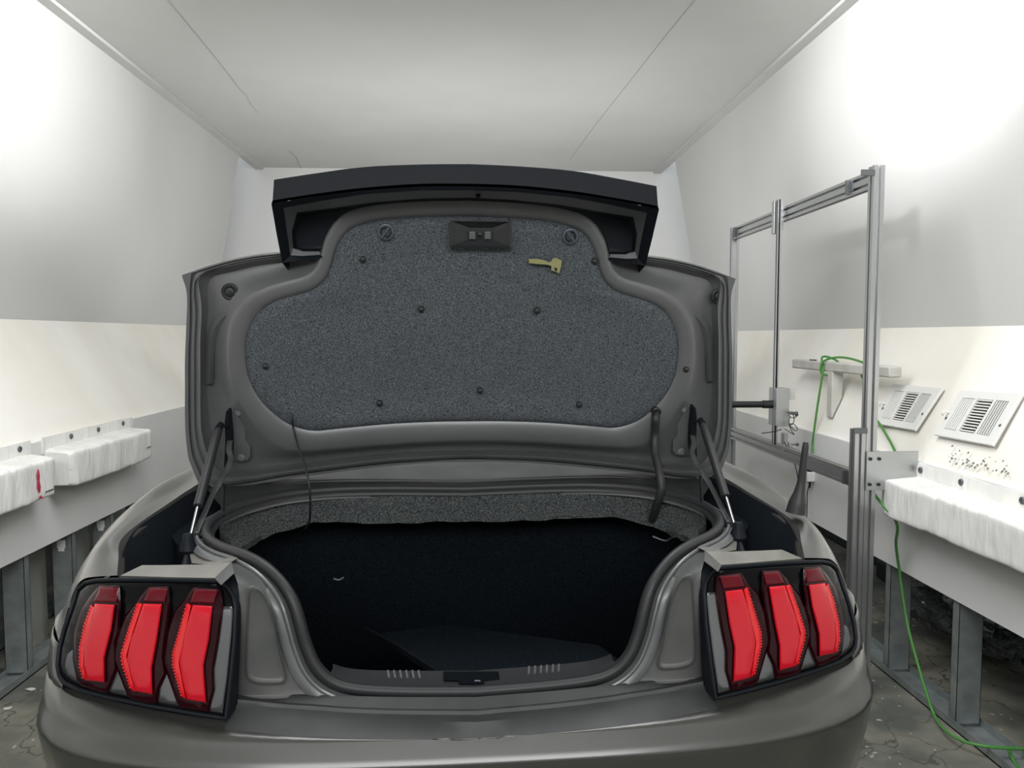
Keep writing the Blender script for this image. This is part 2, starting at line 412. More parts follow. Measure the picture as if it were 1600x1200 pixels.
def grommet(root, x, y, z, sx):
    gg = G().lathe((x, y, z), (sx, 0, 0), [(.013, -.002), (.013, .002), (.011, .004), (.006, .004), (.005, .001)], 16)
    o = gg.build('grommet', M['alu_dark'], root); return o
lc1, zt, sx = cushion('wall_cushion', XLb, XLb + .13, 2.3, 3.43, .81, .975, 'white vinyl wall cushion with a red streak, at the left picture edge', seed=3)
for y in (3.36, 3.05, 2.72): grommet(lc1, XLb + .012, y - .0, zt + .03, 1)
c_ = Vector((XLb + .137, 3.27, .90)); rl = G()
pts = [(0, .045), (.006, .02), (.003, -.005), (.010, -.03), (.004, -.055), (-.006, -.03), (-.003, 0), (-.006, .02)]
rl.poly([c_ + Vector((0, a, b)) for a, b in pts], (1, 0, 0), .006); rl.poly([c_ + Vector((0, a + .012, b * .15 - .075)) for a, b in pts], (1, 0, 0), .006)
rl.build('red_streak', M['marker'], lc1, smooth=False, label='smeared red paint streak')
def scrawl(root, x, y, z, n=9, name='printed_mark'):
    gg = G()
    for k in range(n):
        a = y + k * .0075; gg.box((x, a, z + .001 * (k % 3)), (x + .0015, a + .005, z + .006 + .002 * (k % 2)))
    gg.build(name, M['ink'], root, smooth=False)
scrawl(lc1, XLb + .133, 3.32, .835)
lc2, zt, sx = cushion('wall_cushion', XLb, XLb + .13, 3.56, 4.44, .81, .975, 'white vinyl wall cushion second from the left edge, beyond the red-streaked one', seed=9)
for y in (3.78, 4.05, 4.33): grommet(lc2, XLb + .012, y, zt + .03, 1)
scrawl(lc2, XLb + .133, 4.34, .875, 7)
rc1, zt, sx = cushion('wall_cushion', XRb, XRb - .14, 2.0, 3.08, .766, .915, 'white wrinkled vinyl wall cushion on the right bulkhead beside the aluminium post', seed=14, amp=.007)
for y in (3.0, 2.74, 2.42): grommet(rc1, XRb - .012, y, zt + .03, -1)

# ---- wall vents on the right cream panel
cp = Vector((XRb, 0, ZRb)); cd = Vector((XRs - XRb, 0, ZRs - ZRb)).normalized(); cn = Vector((-cd.z, 0, cd.x))   # normal to the room
if cn.x > 0: cn = -cn
def vent(corners, label):
    P = [W_plane(a, b, cp, cn) for a, b in corners]      # top-left(far), top-right(near), bottom-right, bottom-left
    root = thing('air_vent', sum(P, Vector()) / 4, label, 'vent')
    def B(s, t, h=0): return (P[0] * (1 - s) + P[1] * s) * (1 - t) + (P[3] * (1 - s) + P[2] * s) * t + cn * h
    gg = G()
    outer = [(0, 0), (1, 0), (1, 1), (0, 1)]; inn = [(.12, .16), (.88, .16), (.88, .84), (.12, .84)]
    gg.loft([[B(s, t, .0) for s, t in outer], [B(s, t, .006) for s, t in outer], [B(.5 + (s - .5) * .985, .5 + (t - .5) * .98, .011) for s, t in outer], [B(s, t, .011) for s, t in inn], [B(s, t, .003) for s, t in inn]], True)
    for x in (.36, .66): gg.loft([[B(x - .02, .16, h), B(x + .02, .16, h), B(x + .02, .84, h), B(x - .02, .84, h)] for h in (.003, .011)], True, 0, True, True)
    gg.build('frame', M['vent'], root, smooth=False)
    bk = G().add([B(s, t, .002) for s, t in inn], [(0, 1, 2, 3)]); bk.build('shadow_box', M['slot'], root, smooth=False)
    def slat(a, b, c, d, tilt):
        s_ = G(); s_.loft([[B(*a, .004), B(*b, .004), B(*b, .011 + tilt), B(*a, .011 + tilt)], [B(*d, .004), B(*c, .004), B(*c, .011), B(*d, .011)]], True, 0, True, True)
        return s_.build('slat', M['vent'], root, smooth=False)
    for k in range(6):
        x = .13 + k * .037; slat((x, .17), (x + .026, .17), (x + .026, .83), (x, .83), .0)
    for k in range(5):
        x = .70 + k * .037; slat((x, .17), (x + .014, .17), (x + .014, .83), (x, .83), .0)
    for k in range(12):
        y = .17 + k * .057; slat((.39, y), (.63, y), (.63, y + .024), (.39, y + .024), .0)
    for (s, t) in ((.045, .62), (.95, .62)):
        G().lathe(B(s, t, .010), cn, [(.006, 0), (.006, .002), (.003, .003)], 12).build('screw', M['alu_dark'], root)
    G().tube([B(.05, .5, .012), B(.03, .52, .03), B(.06, .56, .035), B(.04, .6, .03)], .004, 8, 4).build('lever', M['vent'], root)
    return root
vent([(1505, 611), (1601, 617), (1554, 698), (1462, 681)], 'white louvred air vent nearest the right picture edge, on the sloped cream wall')
vent([(1398, 601), (1476, 608), (1432, 674), (1369, 663)], 'white louvred air vent partly behind the aluminium post')
# chipped pits of the cream wall below the vents
for k in range(30):
    a = 1485 + random.random() * 95; b = 708 + (a - 1485) * .17 + random.gauss(0, 10)
    if b > 705 + (a - 1400) * .27: b -= 12
    p = W_plane(a, b, cp, cn)
    pass
pit = G()
for k in range(55):
    a = 1482 + random.random() * 95; b = 722 + (a - 1482) * .22 - abs(random.gauss(0, 9)); p = W_plane(a, b, cp, cn); r = .0015 + random.random() * .004
    u = Vector((0, 1, 0)); v = cd
    pit.poly([p + cn * .0012 + (u * math.cos(q) * random.uniform(.6, 1.3) + v * math.sin(q)) * r for q in (0, 1.1, 2.2, 3.3, 4.4, 5.4)], cn, .001)
pit.build('paint_chips', [M['pit']], None, smooth=False, kind='stuff', label='cluster of small chipped pits in the cream wall below the vents', cat='chips')

# ---- T-shaped wall bar
tb = thing('wall_bar', (1.89, 3.9, 1.1), 'pale painted T-shaped bar standing off the cream wall with a green hose over it', 'bar')
G().box((1.86, 3.35, 1.313), (1.92, 4.41, 1.364)).build('crossbar', M['bar'], tb, bevel=.008)
leg = G(); 
xw = lambda z: XRb + (XRs - XRb) * (z - ZRb) / (ZRs - ZRb)
q = [(1.862, 1.33), (1.862, 1.075), (xw(1.075) + .004, 1.07), (xw(1.18) + .004, 1.18), (xw(1.18) + .010, 1.33)]
leg.loft([[Vector((a, y, b)) for a, b in q] for y in (3.90, 3.955)], True, 0, True, True)
leg.build('leg', M['bar'], tb, bevel=.004)
G().box((1.872, 4.15, 1.364), (1.892, 4.20, 1.370)).build('black_pad', M['black'], tb, smooth=False)

# ---- green hose
def Wp(a, b, y): return W_y(a, b, y)
h = [W_x(1267, 716, 1.80), W_x(1269, 700, 1.81), W_x(1270, 688, 1.815), W_x(1278, 630, 1.83), W_x(1286, 578, 1.85), Vector((1.87, 4.04, 1.385)), Vector((1.90, 4.0, 1.384)),
     Vector((1.935, 3.98, 1.355)), Vector((1.91, 3.96, 1.300)), Vector((1.848, 3.985, 1.300)), Vector((1.845, 3.98, 1.36)), Vector((1.885, 3.92, 1.388)), Vector((1.925, 3.82, 1.383)), Vector((1.965, 3.72, 1.35))]
h += [W_x(1346, 583, 1.95), W_x(1352, 600, 1.94), W_x(1362, 640, 1.90), W_x(1378, 668, 1.85), W_x(1392, 692, 1.82), W_x(1401, 712, 1.80), W_x(1403, 728, 1.79), Vector((1.665, 3.09, .95)), Vector((1.665, 3.09, .85)), W_x(1400, 815, 1.70), W_x(1400, 850, 1.76), W_x(1405, 890, 1.80), W_x(1412, 940, 1.80), W_x(1420, 985, 1.80)]
h += [W_x(1432, 1030, 1.80), W_x(1445, 1075, 1.80), W_x(1460, 1118, 1.795), W_z(1478, 1142, .03), W_z(1505, 1158, .035), W_z(1540, 1166, .045), W_z(1575, 1169, .045), W_z(1620, 1171, .04)]
gh = G().tube(h, .0058, 8, 6)
hose = gh.build('green_hose', M['green'], None, label='green hose looped over the wall bar and trailing down to the floor', cat='hose')
G().tube([W_z(1576, 1172, .03), W_z(1582, 1185, .012), W_z(1592, 1200, .008), W_z(1600, 1212, .008)], .006, 8, 4).build('green_hose', M['green'], None, label='short green hose end lying on the floor in the bottom right corner', cat='hose')
# power adapter and plug
p0 = W_x(1266, 716, 1.80)
pa = thing('power_adapter', p0 + Vector((0, 0, -.18)), 'white plug adapter with black connector hanging below the green hose', 'adapter')
G().lathe(p0, (0, 0, -1), [(.010, -.01), (.012, .0), (.011, .012), (.019, .02), (.019, .06), (.014, .075)], 16).build('connector', M['black'], pa)
G().box(p0 + Vector((-.022, -.018, -.125)), p0 + Vector((.022, .018, -.072))).build('cube_body', M['white'], pa, bevel=.004)
G().tube([p0 + Vector((0, 0, -.12)), p0 + Vector((0, 0, -.15)), p0 + Vector((-.004, 0, -.16))], .006, 8, 2).build('cable_plug', M['black'], pa)
G().tube([p0 + Vector((-.004, 0, -.155)), p0 + Vector((-.012, 0, -.19)), p0 + Vector((-.02, -.02, -.30)), p0 + Vector((-.03, -.02, -.60)), p0 + Vector((-.05, -.03, p0.z * -1 + .005))], .0028, 6, 5).build('cable', M['black'], pa)

# ---- aluminium measuring frame
def extr(gg, p0, p1, w, h_, u, slots=(1, 1), mi=0):
    """T-slot section w along u, h_ along v, from p0 to p1"""
    p0 = Vector(p0); p1 = Vector(p1); t = (p1 - p0).normalized(); u = Vector(u).normalized(); v = t.cross(u)
    def side(a, b, n, out):
        L = (b - a).length; d = (b - a) / L; res = [a]
        for k in range(n):
            c = a + d * L * (k + .5) / n; s_ = .0055; dp = .015
            res += [c - d * s_, c - d * s_ - out * dp * .35 - d * 0, c - d * s_ * 1.0 - out * dp, c + d * s_ - out * dp, c + d * s_]
        return res
    a = u * w / 2; b = v * h_ / 2
    pts = side(-a - b, a - b, slots[0], -v) + side(a - b, a + b, slots[1], u) + side(a + b, -a + b, slots[0], v) + side(-a + b, -a - b, slots[1], -u)
    gg.loft([[p0 + q for q in pts], [p1 + q for q in pts]], True, mi, True, True)
    return gg
fr = thing('measuring_frame', (1.62, 3.9, 0), 'tall rectangular frame of slotted aluminium profile bars beside the car', 'frame')
ZT = 1.5 + .402 * 1.62
def part(name, gg, m, parent, **k): return gg.build(name, m, parent, **k)
part('post', extr(G(), (1.622, 3.06, 0), (1.622, 3.06, ZT + .03), .045, .045, (1, 0, 0)), M['alu'], fr, smooth=False)
part('post', extr(G(), (1.575, 3.06, 0), (1.575, 3.06, 1.12), .045, .045, (1, 0, 0)), M['alu'], fr, smooth=False)
part('post', extr(G(), (1.62, 4.74, 0), (1.62, 4.74, ZT + .02), .045, .045, (1, 0, 0)), M['alu'], fr, smooth=False)
part('top_rail', extr(G(), (1.62, 3.085, ZT - .02), (1.62, 4.71, ZT - .02), .035, .07, (1, 0, 0), (1, 2)), M['alu'], fr, smooth=False)
part('bottom_rail', extr(G(), (1.62, 3.085, .895), (1.62, 4.71, .895), .035, .07, (1, 0, 0), (1, 2)), M['alu'], fr, smooth=False)
part('mounting_plate', G().box((1.598, 3.028, .87), (1.815, 3.036, 1.03)), M['alu'], fr, smooth=False, bevel=.002)
for x in (1.613, 1.65):
    for z in (.895, 1.0):
        part('bolt', G().lathe((x, 3.026, z), (0, -1, 0), [(.007, 0), (.007, .004), (.003, .004)], 8), M['black'], fr)
for (y, z) in ((3.24, ZT - .02), (4.66, ZT - .02), (3.2, .895)):
    cc = G().box((1.598, y - .03, z - .022), (1.603, y + .03, z + .022)); cc.box((1.585, y - .008, z - .03), (1.603, y + .008, z + .03))
    part('corner_bracket', cc, M['alu_dark'], fr, smooth=False, bevel=.001)
for z in (1.115, 2.15, .28):
    cc = G().box((1.545, 3.03, z - .012), (1.60, 3.037, z + .012)); part('end_clip', cc, M['alu_dark'], fr, smooth=False)
sl = thing('sensor_slide', (1.58, 3.93, .89), 'slim vertical rod with a black sensor cylinder and coiled wires, clamped between the frame rails', 'sensor')
part('rod', extr(G(), (1.575, 3.93, .93), (1.575, 3.93, 2.20), .022, .022, (1, 0, 0)), M['alu'], sl, smooth=False)
cc = G().box((1.558, 3.955, 2.03), (1.602, 3.99, 2.20)); cc.box((1.585, 3.94, 2.05), (1.605, 3.975, 2.18))
part('top_clamp', cc, M['alu'], sl, smooth=False, bevel=.003)
a0 = W_y(1213, 607, 3.90); a1 = W_y(1233, 666, 3.90)
part('slide_block', G().box((a0.x, 3.90, a1.z), (a1.x - .0, 4.0, a0.z)), M['alu'], sl, smooth=False, bevel=.003)
part('clamp_plate', G().box((a1.x - .005, 3.91, a0.z - .06), (a1.x + .035, 3.915, a0.z)), M['bar'], sl, smooth=False)
zc = W_y(1200, 632, 3.93).z
part('sensor_barrel', G().lathe((a0.x, 3.94, zc), (-1, 0, 0), [(.021, 0), (.021, .055), (.017, .058), (.017, .30), (.012, .30)], 20), M['black'], sl)
b0 = W_y(1228, 690, 3.93)
part('foot_block', G().box((b0.x - .028, 3.89, b0.z - .06), (b0.x - .005, 3.93, b0.z + .05)).box((b0.x + .0, 3.89, b0.z - .065), (b0.x + .02, 3.93, b0.z + .0)), M['alu'], sl, smooth=False, bevel=.003)
part('clamp_knob', G().lathe(b0 + Vector((.02, -.04, -.01)), (1, 0, 0), [(.004, 0), (.004, .02), (.009, .02), (.009, .03)], 8), M['alu_dark'], sl)
part('knob', G().lathe(W_y(1233, 646, 3.89), (.8, -.6, 0), [(.005, 0), (.006, .03), (.013, .032), (.013, .042)], 10), M['alu_dark'], sl)
wl = [W_y(a, b, 3.86) for a, b in [(1231, 644), (1240, 644), (1247, 648), (1240, 653), (1233, 650), (1238, 646), (1241, 655), (1238, 663), (1233, 662), (1234, 652)]]
part('wire_coil', G().tube(wl, .0022, 6, 6), M['black'], sl)
wl = [W_y(a, b, 3.86) for a, b in [(1234, 662), (1241, 663), (1246, 670), (1242, 673), (1236, 667), (1233, 664), (1238, 675), (1241, 679), (1232, 674), (1226, 670)]]
part('wire_coil', G().tube(wl, .0022, 6, 6), M['black'], sl)
wl = [W_y(a, b, 3.86) for a, b in [(1190, 677), (1205, 675), (1221, 671)]]
part('sensor_wire', G().tube(wl, .0025, 6, 6), M['black'], sl)
wl = [W_y(a, b, 3.86) for a, b in [(1225, 690), (1233, 705), (1240, 720), (1246, 742), (1247, 760)]]
part('sensor_wire', G().tube(wl, .0025, 6, 6), M['black'], sl)

# ---- bundled plastic sheet behind the right studs
pl = G(); c0 = W_y(1500, 955, 3.25) + Vector((.1, .1, 0))
rings = []
for i in range(26):
    th = math.pi * i / 25; rg = []
    for j in range(48):
        ph = 2 * math.pi * j / 48
        d = Vector((math.sin(th) * math.cos(ph), math.cos(th), math.sin(th) * math.sin(ph)))
        r = 1 + .28 * noise.noise(d * 3.1) + .16 * noise.noise(d * 9) + .08 * noise.noise(d * 21)
        rg.append(c0 + Vector((d.x * .22, d.y * .42, d.z * .17)) * r)
    rings.append(rg)
pl.loft(rings, True)
pl.build('plastic_bundle', M['film'], None, label='crumpled clear plastic sheeting bundled behind the right studs', cat='plastic sheet')
G().box((2.5, 2.4, 0), (2.6, 4.6, .12)).build('ledge_block', M['dark_void'], None, label='dark low ledge on the floor behind the right studs', cat='ledge', bevel=.02)
# paper scraps on the floor
for i, (a, b, lb) in enumerate([(48, 1077, 'small white scrap on the floor left of the car bumper'), (12, 1107, 'small white scrap on the floor nearest the left edge'), (76, 1022 - 65, 'small pale scrap on the floor beside the left track')]):
    p = W_z(a, b, .003)
    G().poly([p + Vector((math.cos(q) * random.uniform(.6, 1.2) * .022, math.sin(q) * .012, random.uniform(0, .004))) for q in (0, 1, 2, 3, 4.2, 5.3)], (0, 0, 1), .002).build('paper_scrap', M['concrete_chip'], None, smooth=False, label=lb, cat='scrap')

# housings for the added fill panels, left unbuilt
for i, (y, sy, lb) in enumerate(((-.9, .5, 'housing of the added fill panel behind the camera'),)):
    pass

# ================================================================== THE CAR
car = bpy.data.objects.new('car', None); COL.objects.link(car); car.matrix_world = CARM; car['carframe'] = 1
parts_tag(car, 'dark grey car seen from behind with its trunk lid raised and red three-bar tail lights', 'car')
def two(name, fn, m, parent=None, **k):
    """build a part on the left and its mirror on the right"""
    out = []
    for s in (1, -1):
        gg = G(); fn(gg)
        if s < 0: gg.v = [mir(v) for v in gg.v]; gg.f = [f[::-1] for f in gg.f]
        out.append(gg.build(name, m, (parent[0 if s > 0 else 1] if isinstance(parent, (list, tuple)) else parent) or car, **k))
    return out
def run(ctrl, fn, n=4):       # ctrl px list, fn(px,py) -> point ; smooth
    return spline([fn(*c) for c in ctrl], n)

# ---- lamp outline (left, px)
LAMP = [(350, 906), (300, 905), (240, 905), (185, 905), (150, 906), (131, 909), (120, 920), (111, 948), (100, 980), (92, 1010), (88, 1038), (90, 1056), (98, 1067), (122, 1079), (170, 1092), (235, 1106), (300, 1117), (353, 1124)]
lampP = [C_s(a, b) for a, b in LAMP]
outer = [C_s(a, b) for a, b in [(98, 1070), (92, 1061), (88, 1040), (92, 1010), (100, 980), (111, 948), (118, 928)]]
def lamp_x(z):
    t = [(p.z, p.x) for p in outer]; t.sort(); return lerp_tab(t, z)
# ---- bumper cover
C1 = [(748, 1156), (700, 1156), (640, 1155.5), (560, 1154), (460, 1150), (350, 1140), (248, 1122), (150, 1098), (110, 1086), (95, 1076)]
c1 = spline([C_s(a, b) for a, b in C1], 4); c1[0] = Vector((0, c1[0].y, c1[0].z))
def skin_pt(phi, z):
    W = lerp_tab(SK_W, z); x = -W * math.sin(phi) ** .5
    return Vector((x, skin(x, z), z))
def half_row(z):
    row = []
    for p in c1:
        W = lerp_tab(SK_W, p.z); a = min(.9999, abs(p.x) / W); phi = math.asin(a * a); q = skin_pt(phi, z); q.x = q.x if abs(p.x) > 1e-4 else 0
        row.append(q)
    phi0 = math.asin(min(.9999, (abs(c1[-1].x) / lerp_tab(SK_W, c1[-1].z)) ** 2))
    for k in range(1, 7): row.append(skin_pt(phi0 + (math.pi / 2 - phi0) * k / 6, z))
    e = row[-1].copy()
    for y in (.8, .95): row.append(Vector((e.x, y, z)))
    return row
rows = []
top = list(c1)
phi0 = math.asin(min(.9999, (abs(c1[-1].x) / lerp_tab(SK_W, c1[-1].z)) ** 2)); zt = c1[-1].z
for k in range(1, 7): top.append(skin_pt(phi0 + (math.pi / 2 - phi0) * k / 6, zt))
e = top[-1]; top += [Vector((e.x, .8, zt)), Vector((e.x, .95, zt))]
rows.append(top)
for z in (.742, .73, .718, .709, .702, .694, .68, .64, .58, .50, .42, .34, .26, .2): rows.append(half_row(z))
bm_ = G(); full = [[Vector(p) for p in r[::-1]] + [mir(p) for p in r[1:]] for r in rows]
bm_.loft(full)
# corner patches above crease beside the lamp, up to the panel gap
zgap = (C_s(91, 1004).z)
def corner_rows(z0, z1, n=6, sgn=1):
    rr = []
    for i in range(n + 1):
        z = z0 + (z1 - z0) * i / n; xl = lamp_x(z); W = lerp_tab(SK_W, z)
        p0 = math.asin(min(.9999, (abs(xl) / W) ** 2)); r = [skin_pt(p0 + (math.pi / 2 - p0) * k / 8, z) for k in range(9)]
        e = r[-1]; r += [Vector((e.x, .8, z)), Vector((e.x, .95, z))]
        rr.append(r)
    return rr
cr = corner_rows(zt - .001, zgap - .002)
cr[0] = [Vector(p) for p in (([top[len(c1) - 1]] * 3) + top[len(c1):])][:11] if False else cr[0]
bm_.loft(cr); bm_.loft([[mir(p) for p in r] for r in cr])
bumper = bm_.build('bumper_cover', M['paint'], car, angle=50, solid=.003)

# ---- rear sill ledge above the bumper, painted
def Yf(y): return lambda a, b: C_y(a, b, y)
r0 = both(run([(748, 1089), (620, 1089), (540, 1087), (500, 1086), (440, 1084), (371, 1082)], Yf(.105)))
r1 = both(run([(748, 1108), (620, 1107), (540, 1104), (500, 1101), (440, 1097), (371, 1090)], Yf(.085)))
r2 = both(run([(748, 1111), (620, 1110), (540, 1107), (500, 1104), (440, 1100), (371, 1093)], Yf(.070)))
r3 = both(run([(748, 1117), (620, 1116), (540, 1113), (500, 1110), (440, 1106), (371, 1100)], Yf(.066)))
r4 = both(run([(748, 1128), (620, 1128), (540, 1127), (500, 1125), (440, 1120), (356, 1112)], lambda a, b: C_s(a, b, -.028)))
r5 = both(spline([C_s(a, b) for a, b in [(748, 1156), (640, 1155.5), (560, 1154), (460, 1150), (400, 1145), (350, 1140)]], 4))
sl_ = G().loft([r0, r1, r2, r3, r4, r5]); sill = sl_.build('bumper_top', M['paint_shaded'], car, angle=28)
# ledge under each lamp
def under(gg):
    a = [C_s(*p, -.004) for p in sp2([(353, 1126), (300, 1119), (235, 1108), (170, 1094), (122, 1081), (98, 1070), (90, 1058)], 4)]
    b = [C_s(*p) for p in sp2([(351, 1140), (300, 1132), (248, 1122), (180, 1106), (130, 1092), (108, 1084), (90, 1074)], 4)]
    m_ = [C_s(*p, -.014) for p in sp2([(352, 1130), (300, 1123), (240, 1112), (175, 1098), (125, 1084), (101, 1073), (90, 1062)], 4)]
    gg.loft([a, m_, b])
two('lamp_ledge', under, M['paint'], car)

# ---- quarter panels
def quarter(gg):
    X = lambda a, b, x: C_x(a, b, x)
    zg = zgap + .003
    def fix(p, x): return p
    S0 = [C_s(183, 899), C_s(150, 901), C_s(130, 905), C_s(117, 920), C_s(106, 952), C_s(97, 984), C_s(91.5, 1002)]
    S0[-1].z = zg
    S1 = [C_y(185, 872, .275), C_y(163, 869, .295), C_y(141, 875, .315), C_y(124, 894, .33), C_y(109, 925, .338), C_y(96, 962, .335), Vector((-.932, .345, zg))]
    S2 = [C_y(188, 845, .345), C_y(170, 840, .36), C_y(153, 848, .38), Vector((-.887, .42, .995)), Vector((-.916, .43, .95)), Vector((-.936, .44, .90)), Vector((-.950, .45, zg))]
    S3 = [X(214, 820, -.785), X(206, 806, -.82), Vector((-.86, .54, 1.055)), Vector((-.893, .54, 1.025)), Vector((-.922, .55, .98)), Vector((-.946, .56, .92)), Vector((-.957, .58, zg))]
    S4 = [X(264, 786, -.77), X(256, 776, -.81), Vector((-.855, .70, 1.078)), Vector((-.893, .70, 1.05)), Vector((-.922, .70, 1.0)), Vector((-.942, .72, .93)), Vector((-.952, .75, zg))]
    S5 = [X(300, 762, -.75), X(296, 752, -.80), Vector((-.855, .85, 1.088)), Vector((-.897, .86, 1.055)), Vector((-.928, .88, 1.0)), Vector((-.946, .92, .93)), Vector((-.955, .95, zg))]
    def st(y, dx, dz): return [Vector((-.72 + dx, y, 1.105 + dz)), Vector((-.80 + dx * .5, y, 1.11 + dz)), Vector((-.86, y, 1.085 + dz)), Vector((-.90, y, 1.05 + dz)), Vector((-.932, y, .99 + dz * .6)), Vector((-.95, y, .93)), Vector((-.957, y, zg))]
    T = [S0, S1, S2, S3, S4, S5, st(1.1, 0, 0), st(1.6, .02, -.01), st(2.6, .02, -.04), st(3.4, .02, -.10)]
    cols = list(zip(*T)); cols = [spline(c, 5) for c in cols]; rows_ = [spline(list(r), 5) for r in zip(*cols)]
    gg.loft(rows_)
    # rim flange turned down into the gutter
    rim = [r[0] for r in rows_]
    gg.loft([rim, [p + Vector((.012, .0, -.012)) for p in rim], [p + Vector((.016, .01, -.05)) for p in rim]])
two('quarter_panel', quarter, M['paint'], car, solid=0, angle=24)
def lower(gg):
    zs = [zgap + .002, .8, .72, .6, .45, .3, .2]
    ys = [.95 + .0, 1.0, 1.6]; 
    import math as m
    # flank ahead of the bumper with a wheel arch
    cy, cz, R = 1.15, .34, .37
    n = 24; top_ = []; arch = []
    for k in range(n + 1):
        a = m.pi * k / n; y = cy - m.cos(a) * R; z = cz + m.sin(a) * R; arch.append(Vector((-.955, y, z)))
        yy = .78 + (1.6 - .78) * k / n; top_.append(Vector((-.957, yy, zgap + .002)))
    gg.loft([top_, arch, [p + Vector((.10, 0, 0)) for p in arch]])
    gg.add([(-.957, 1.6, zgap + .002), (-.957, 3.4, zgap + .002), (-.95, 3.4, .2), (-.95, 1.52, .2), (-.955, 1.52, .34)], [(0, 1, 2, 3, 4)])
two('side_panel', lower, M['paint'], car)

# ---- gutters (dark channels between quarter panel and trunk opening)
def gutter(gg):
    X = lambda a, b, x: C_x(a, b, x)
    rim = [C_y(188, 899, .235), C_y(193, 862, .31), C_y(214, 825, .425), X(264, 792, -.755), X(302, 768, -.735), Vector((-.715, .95, 1.07))]
    fl = [Vector((-.74, .20, .93)), Vector((-.73, .32, .93)), Vector((-.72, .45, .94)), Vector((-.70, .60, .96)), Vector((-.69, .75, .98)), Vector((-.68, .95, 1.0))]
    f2 = [Vector((-.55, .15, .93)), Vector((-.60, .25, .93)), Vector((-.635, .40, .94)), Vector((-.62, .55, .95)), Vector((-.58, .70, .97)), Vector((-.52, .85, 1.0))]
    R = [spline(r, 4) for r in (rim, fl, f2)]
    gg.loft(R)
    gg.add([(-.79, .20, .97), (-.55, .12, .97), (-.55, .12, .90), (-.79, .2, .90)], [(0, 1, 2, 3)])
two('gutter', gutter, M['plastic'], car)

# ---- trunk opening: weatherstrip path
WS = [((748, 1081), .12), ((640, 1081), .12), ((560, 1077), .12), ((520, 1066), .12), ((494, 1043), .12), ((478, 1008), .125), ((468, 972), .13), ((457, 938), .14), ((440, 910), .16), ((415, 886), .19), ((382, 868), .24),
      ((350, 857), .31), ((330, 845), .38), ((323, 830), .45), ((335, 812), .53), ((362, 797), .60), ((400, 784), .67), ((450, 773), .73), ((520, 766), .77), ((600, 764), .78), ((680, 764.5), .78), ((748, 765), .78)]
ws = [C_y(a[0], a[1], y) for a, y in WS]
wsh = spline(ws, 5); wsf = [Vector((0, wsh[0].y, wsh[0].z))] + wsh[1:-1] + [Vector((0, wsh[-1].y, wsh[-1].z))]
wloop = wsf + [mir(p) for p in wsf[1:-1]][::-1]
gg = G(); n = len(wloop); rings = []
cen = Vector((0, .45, .93))
for i, p in enumerate(wloop):
    t = (wloop[(i + 1) % n] - wloop[i - 1]).normalized(); o_ = (p - cen); o_ = (o_ - t * o_.dot(t)).normalized(); b_ = t.cross(o_)
    if (b_.y + b_.z * -1) > 0: b_ = -b_
    # b_ faces the viewer / up ; section: bulb with a lip
    sec = [(.011, -.006), (.012, .004), (.006, .012), (-.003, .012), (-.009, .006), (-.010, -.001), (-.016, -.003), (-.019, -.009), (-.010, -.013), (0, -.012)]
    rings.append([p + o_ * a + b_ * c for a, c in sec])
rings.append(rings[0]); gg.loft(rings, True)
seal = gg.build('weatherstrip', M['rubber'], car, angle=60)
# second thin bead outside
rings = []
for i, p in enumerate(wloop):
    t = (wloop[(i + 1) % n] - wloop[i - 1]).normalized(); o_ = (p - cen); o_ = (o_ - t * o_.dot(t)).normalized(); b_ = t.cross(o_)
    if (b_.y + b_.z * -1) > 0: b_ = -b_
    q = p + o_ * .021 - b_ * .008
    rings.append([q + (o_ * math.cos(s) + b_ * math.sin(s)) * .0045 for s in [k * math.pi / 4 for k in range(8)]])
rings.append(rings[0]); G().loft(rings, True).build('seam_bead', M['paint_in'], car)

# ---- body flange around the opening: from strip outwards
def off(p, i, o1, b1):
    t = (wloop[(i + 1) % n] - wloop[i - 1]).normalized(); o_ = (p - cen); o_ = (o_ - t * o_.dot(t)).normalized(); b_ = t.cross(o_)
    if (b_.y + b_.z * -1) > 0: b_ = -b_
    return p + o_ * o1 + b_ * b1
ring_a = [off(p, i, -.008, -.013) for i, p in enumerate(wloop)]
ring_b = [off(p, i, .018, -.012) for i, p in enumerate(wloop)]
ring_c = [off(p, i, .034, -.012) for i, p in enumerate(wloop)]
ring_d = [off(p, i, .040, -.022) for i, p in enumerate(wloop)]
ring_in = [off(p, i, -.012, -.022) for i, p in enumerate(wloop)]
G().loft([ring_in + [ring_in[0]], ring_a + [ring_a[0]], ring_b + [ring_b[0]], ring_c + [ring_c[0]], ring_d + [ring_d[0]]]).build('opening_flange', M['paint_in'], car, angle=60)

# ---- rear corner panels between lamp and opening
def corner(gg):
    B = [C_y(a, b, y) for a, b, y in [(366, 873, .27), (395, 887, .21), (420, 905, .175), (436, 930, .155), (448, 965, .14), (460, 1005, .132), (475, 1040, .126), (500, 1072, .122), (508, 1083, .118)]]
    A = [C_y(a, b, y) for a, b, y in [(358, 880, .17), (366, 897, .12), (372, 915, .10), (374, 940, .098), (374, 975, .098), (374, 1010, .098), (373, 1045, .098), (372, 1075, .098), (371, 1086, .098)]]
    Cm = [a * .55 + b * .45 + Vector((0, -.012, .002)) for a, b in zip(A, B)]
    R = [spline(r, 4) for r in (A, [a * .9 + b * .1 + Vector((0, -.006, .001)) for a, b in zip(A, B)], Cm, [a * .15 + b * .85 for a, b in zip(A, B)], B)]
    gg.loft(R)
    # bottom lip
    bt = [R_[-1] for R_ in R]
    gg.loft([bt, [p + Vector((0, -.006, -.003)) for p in bt], [p + Vector((0, .004, -.012)) for p in bt]])
two('corner_panel', corner, M['paint_dust'], car, angle=60)
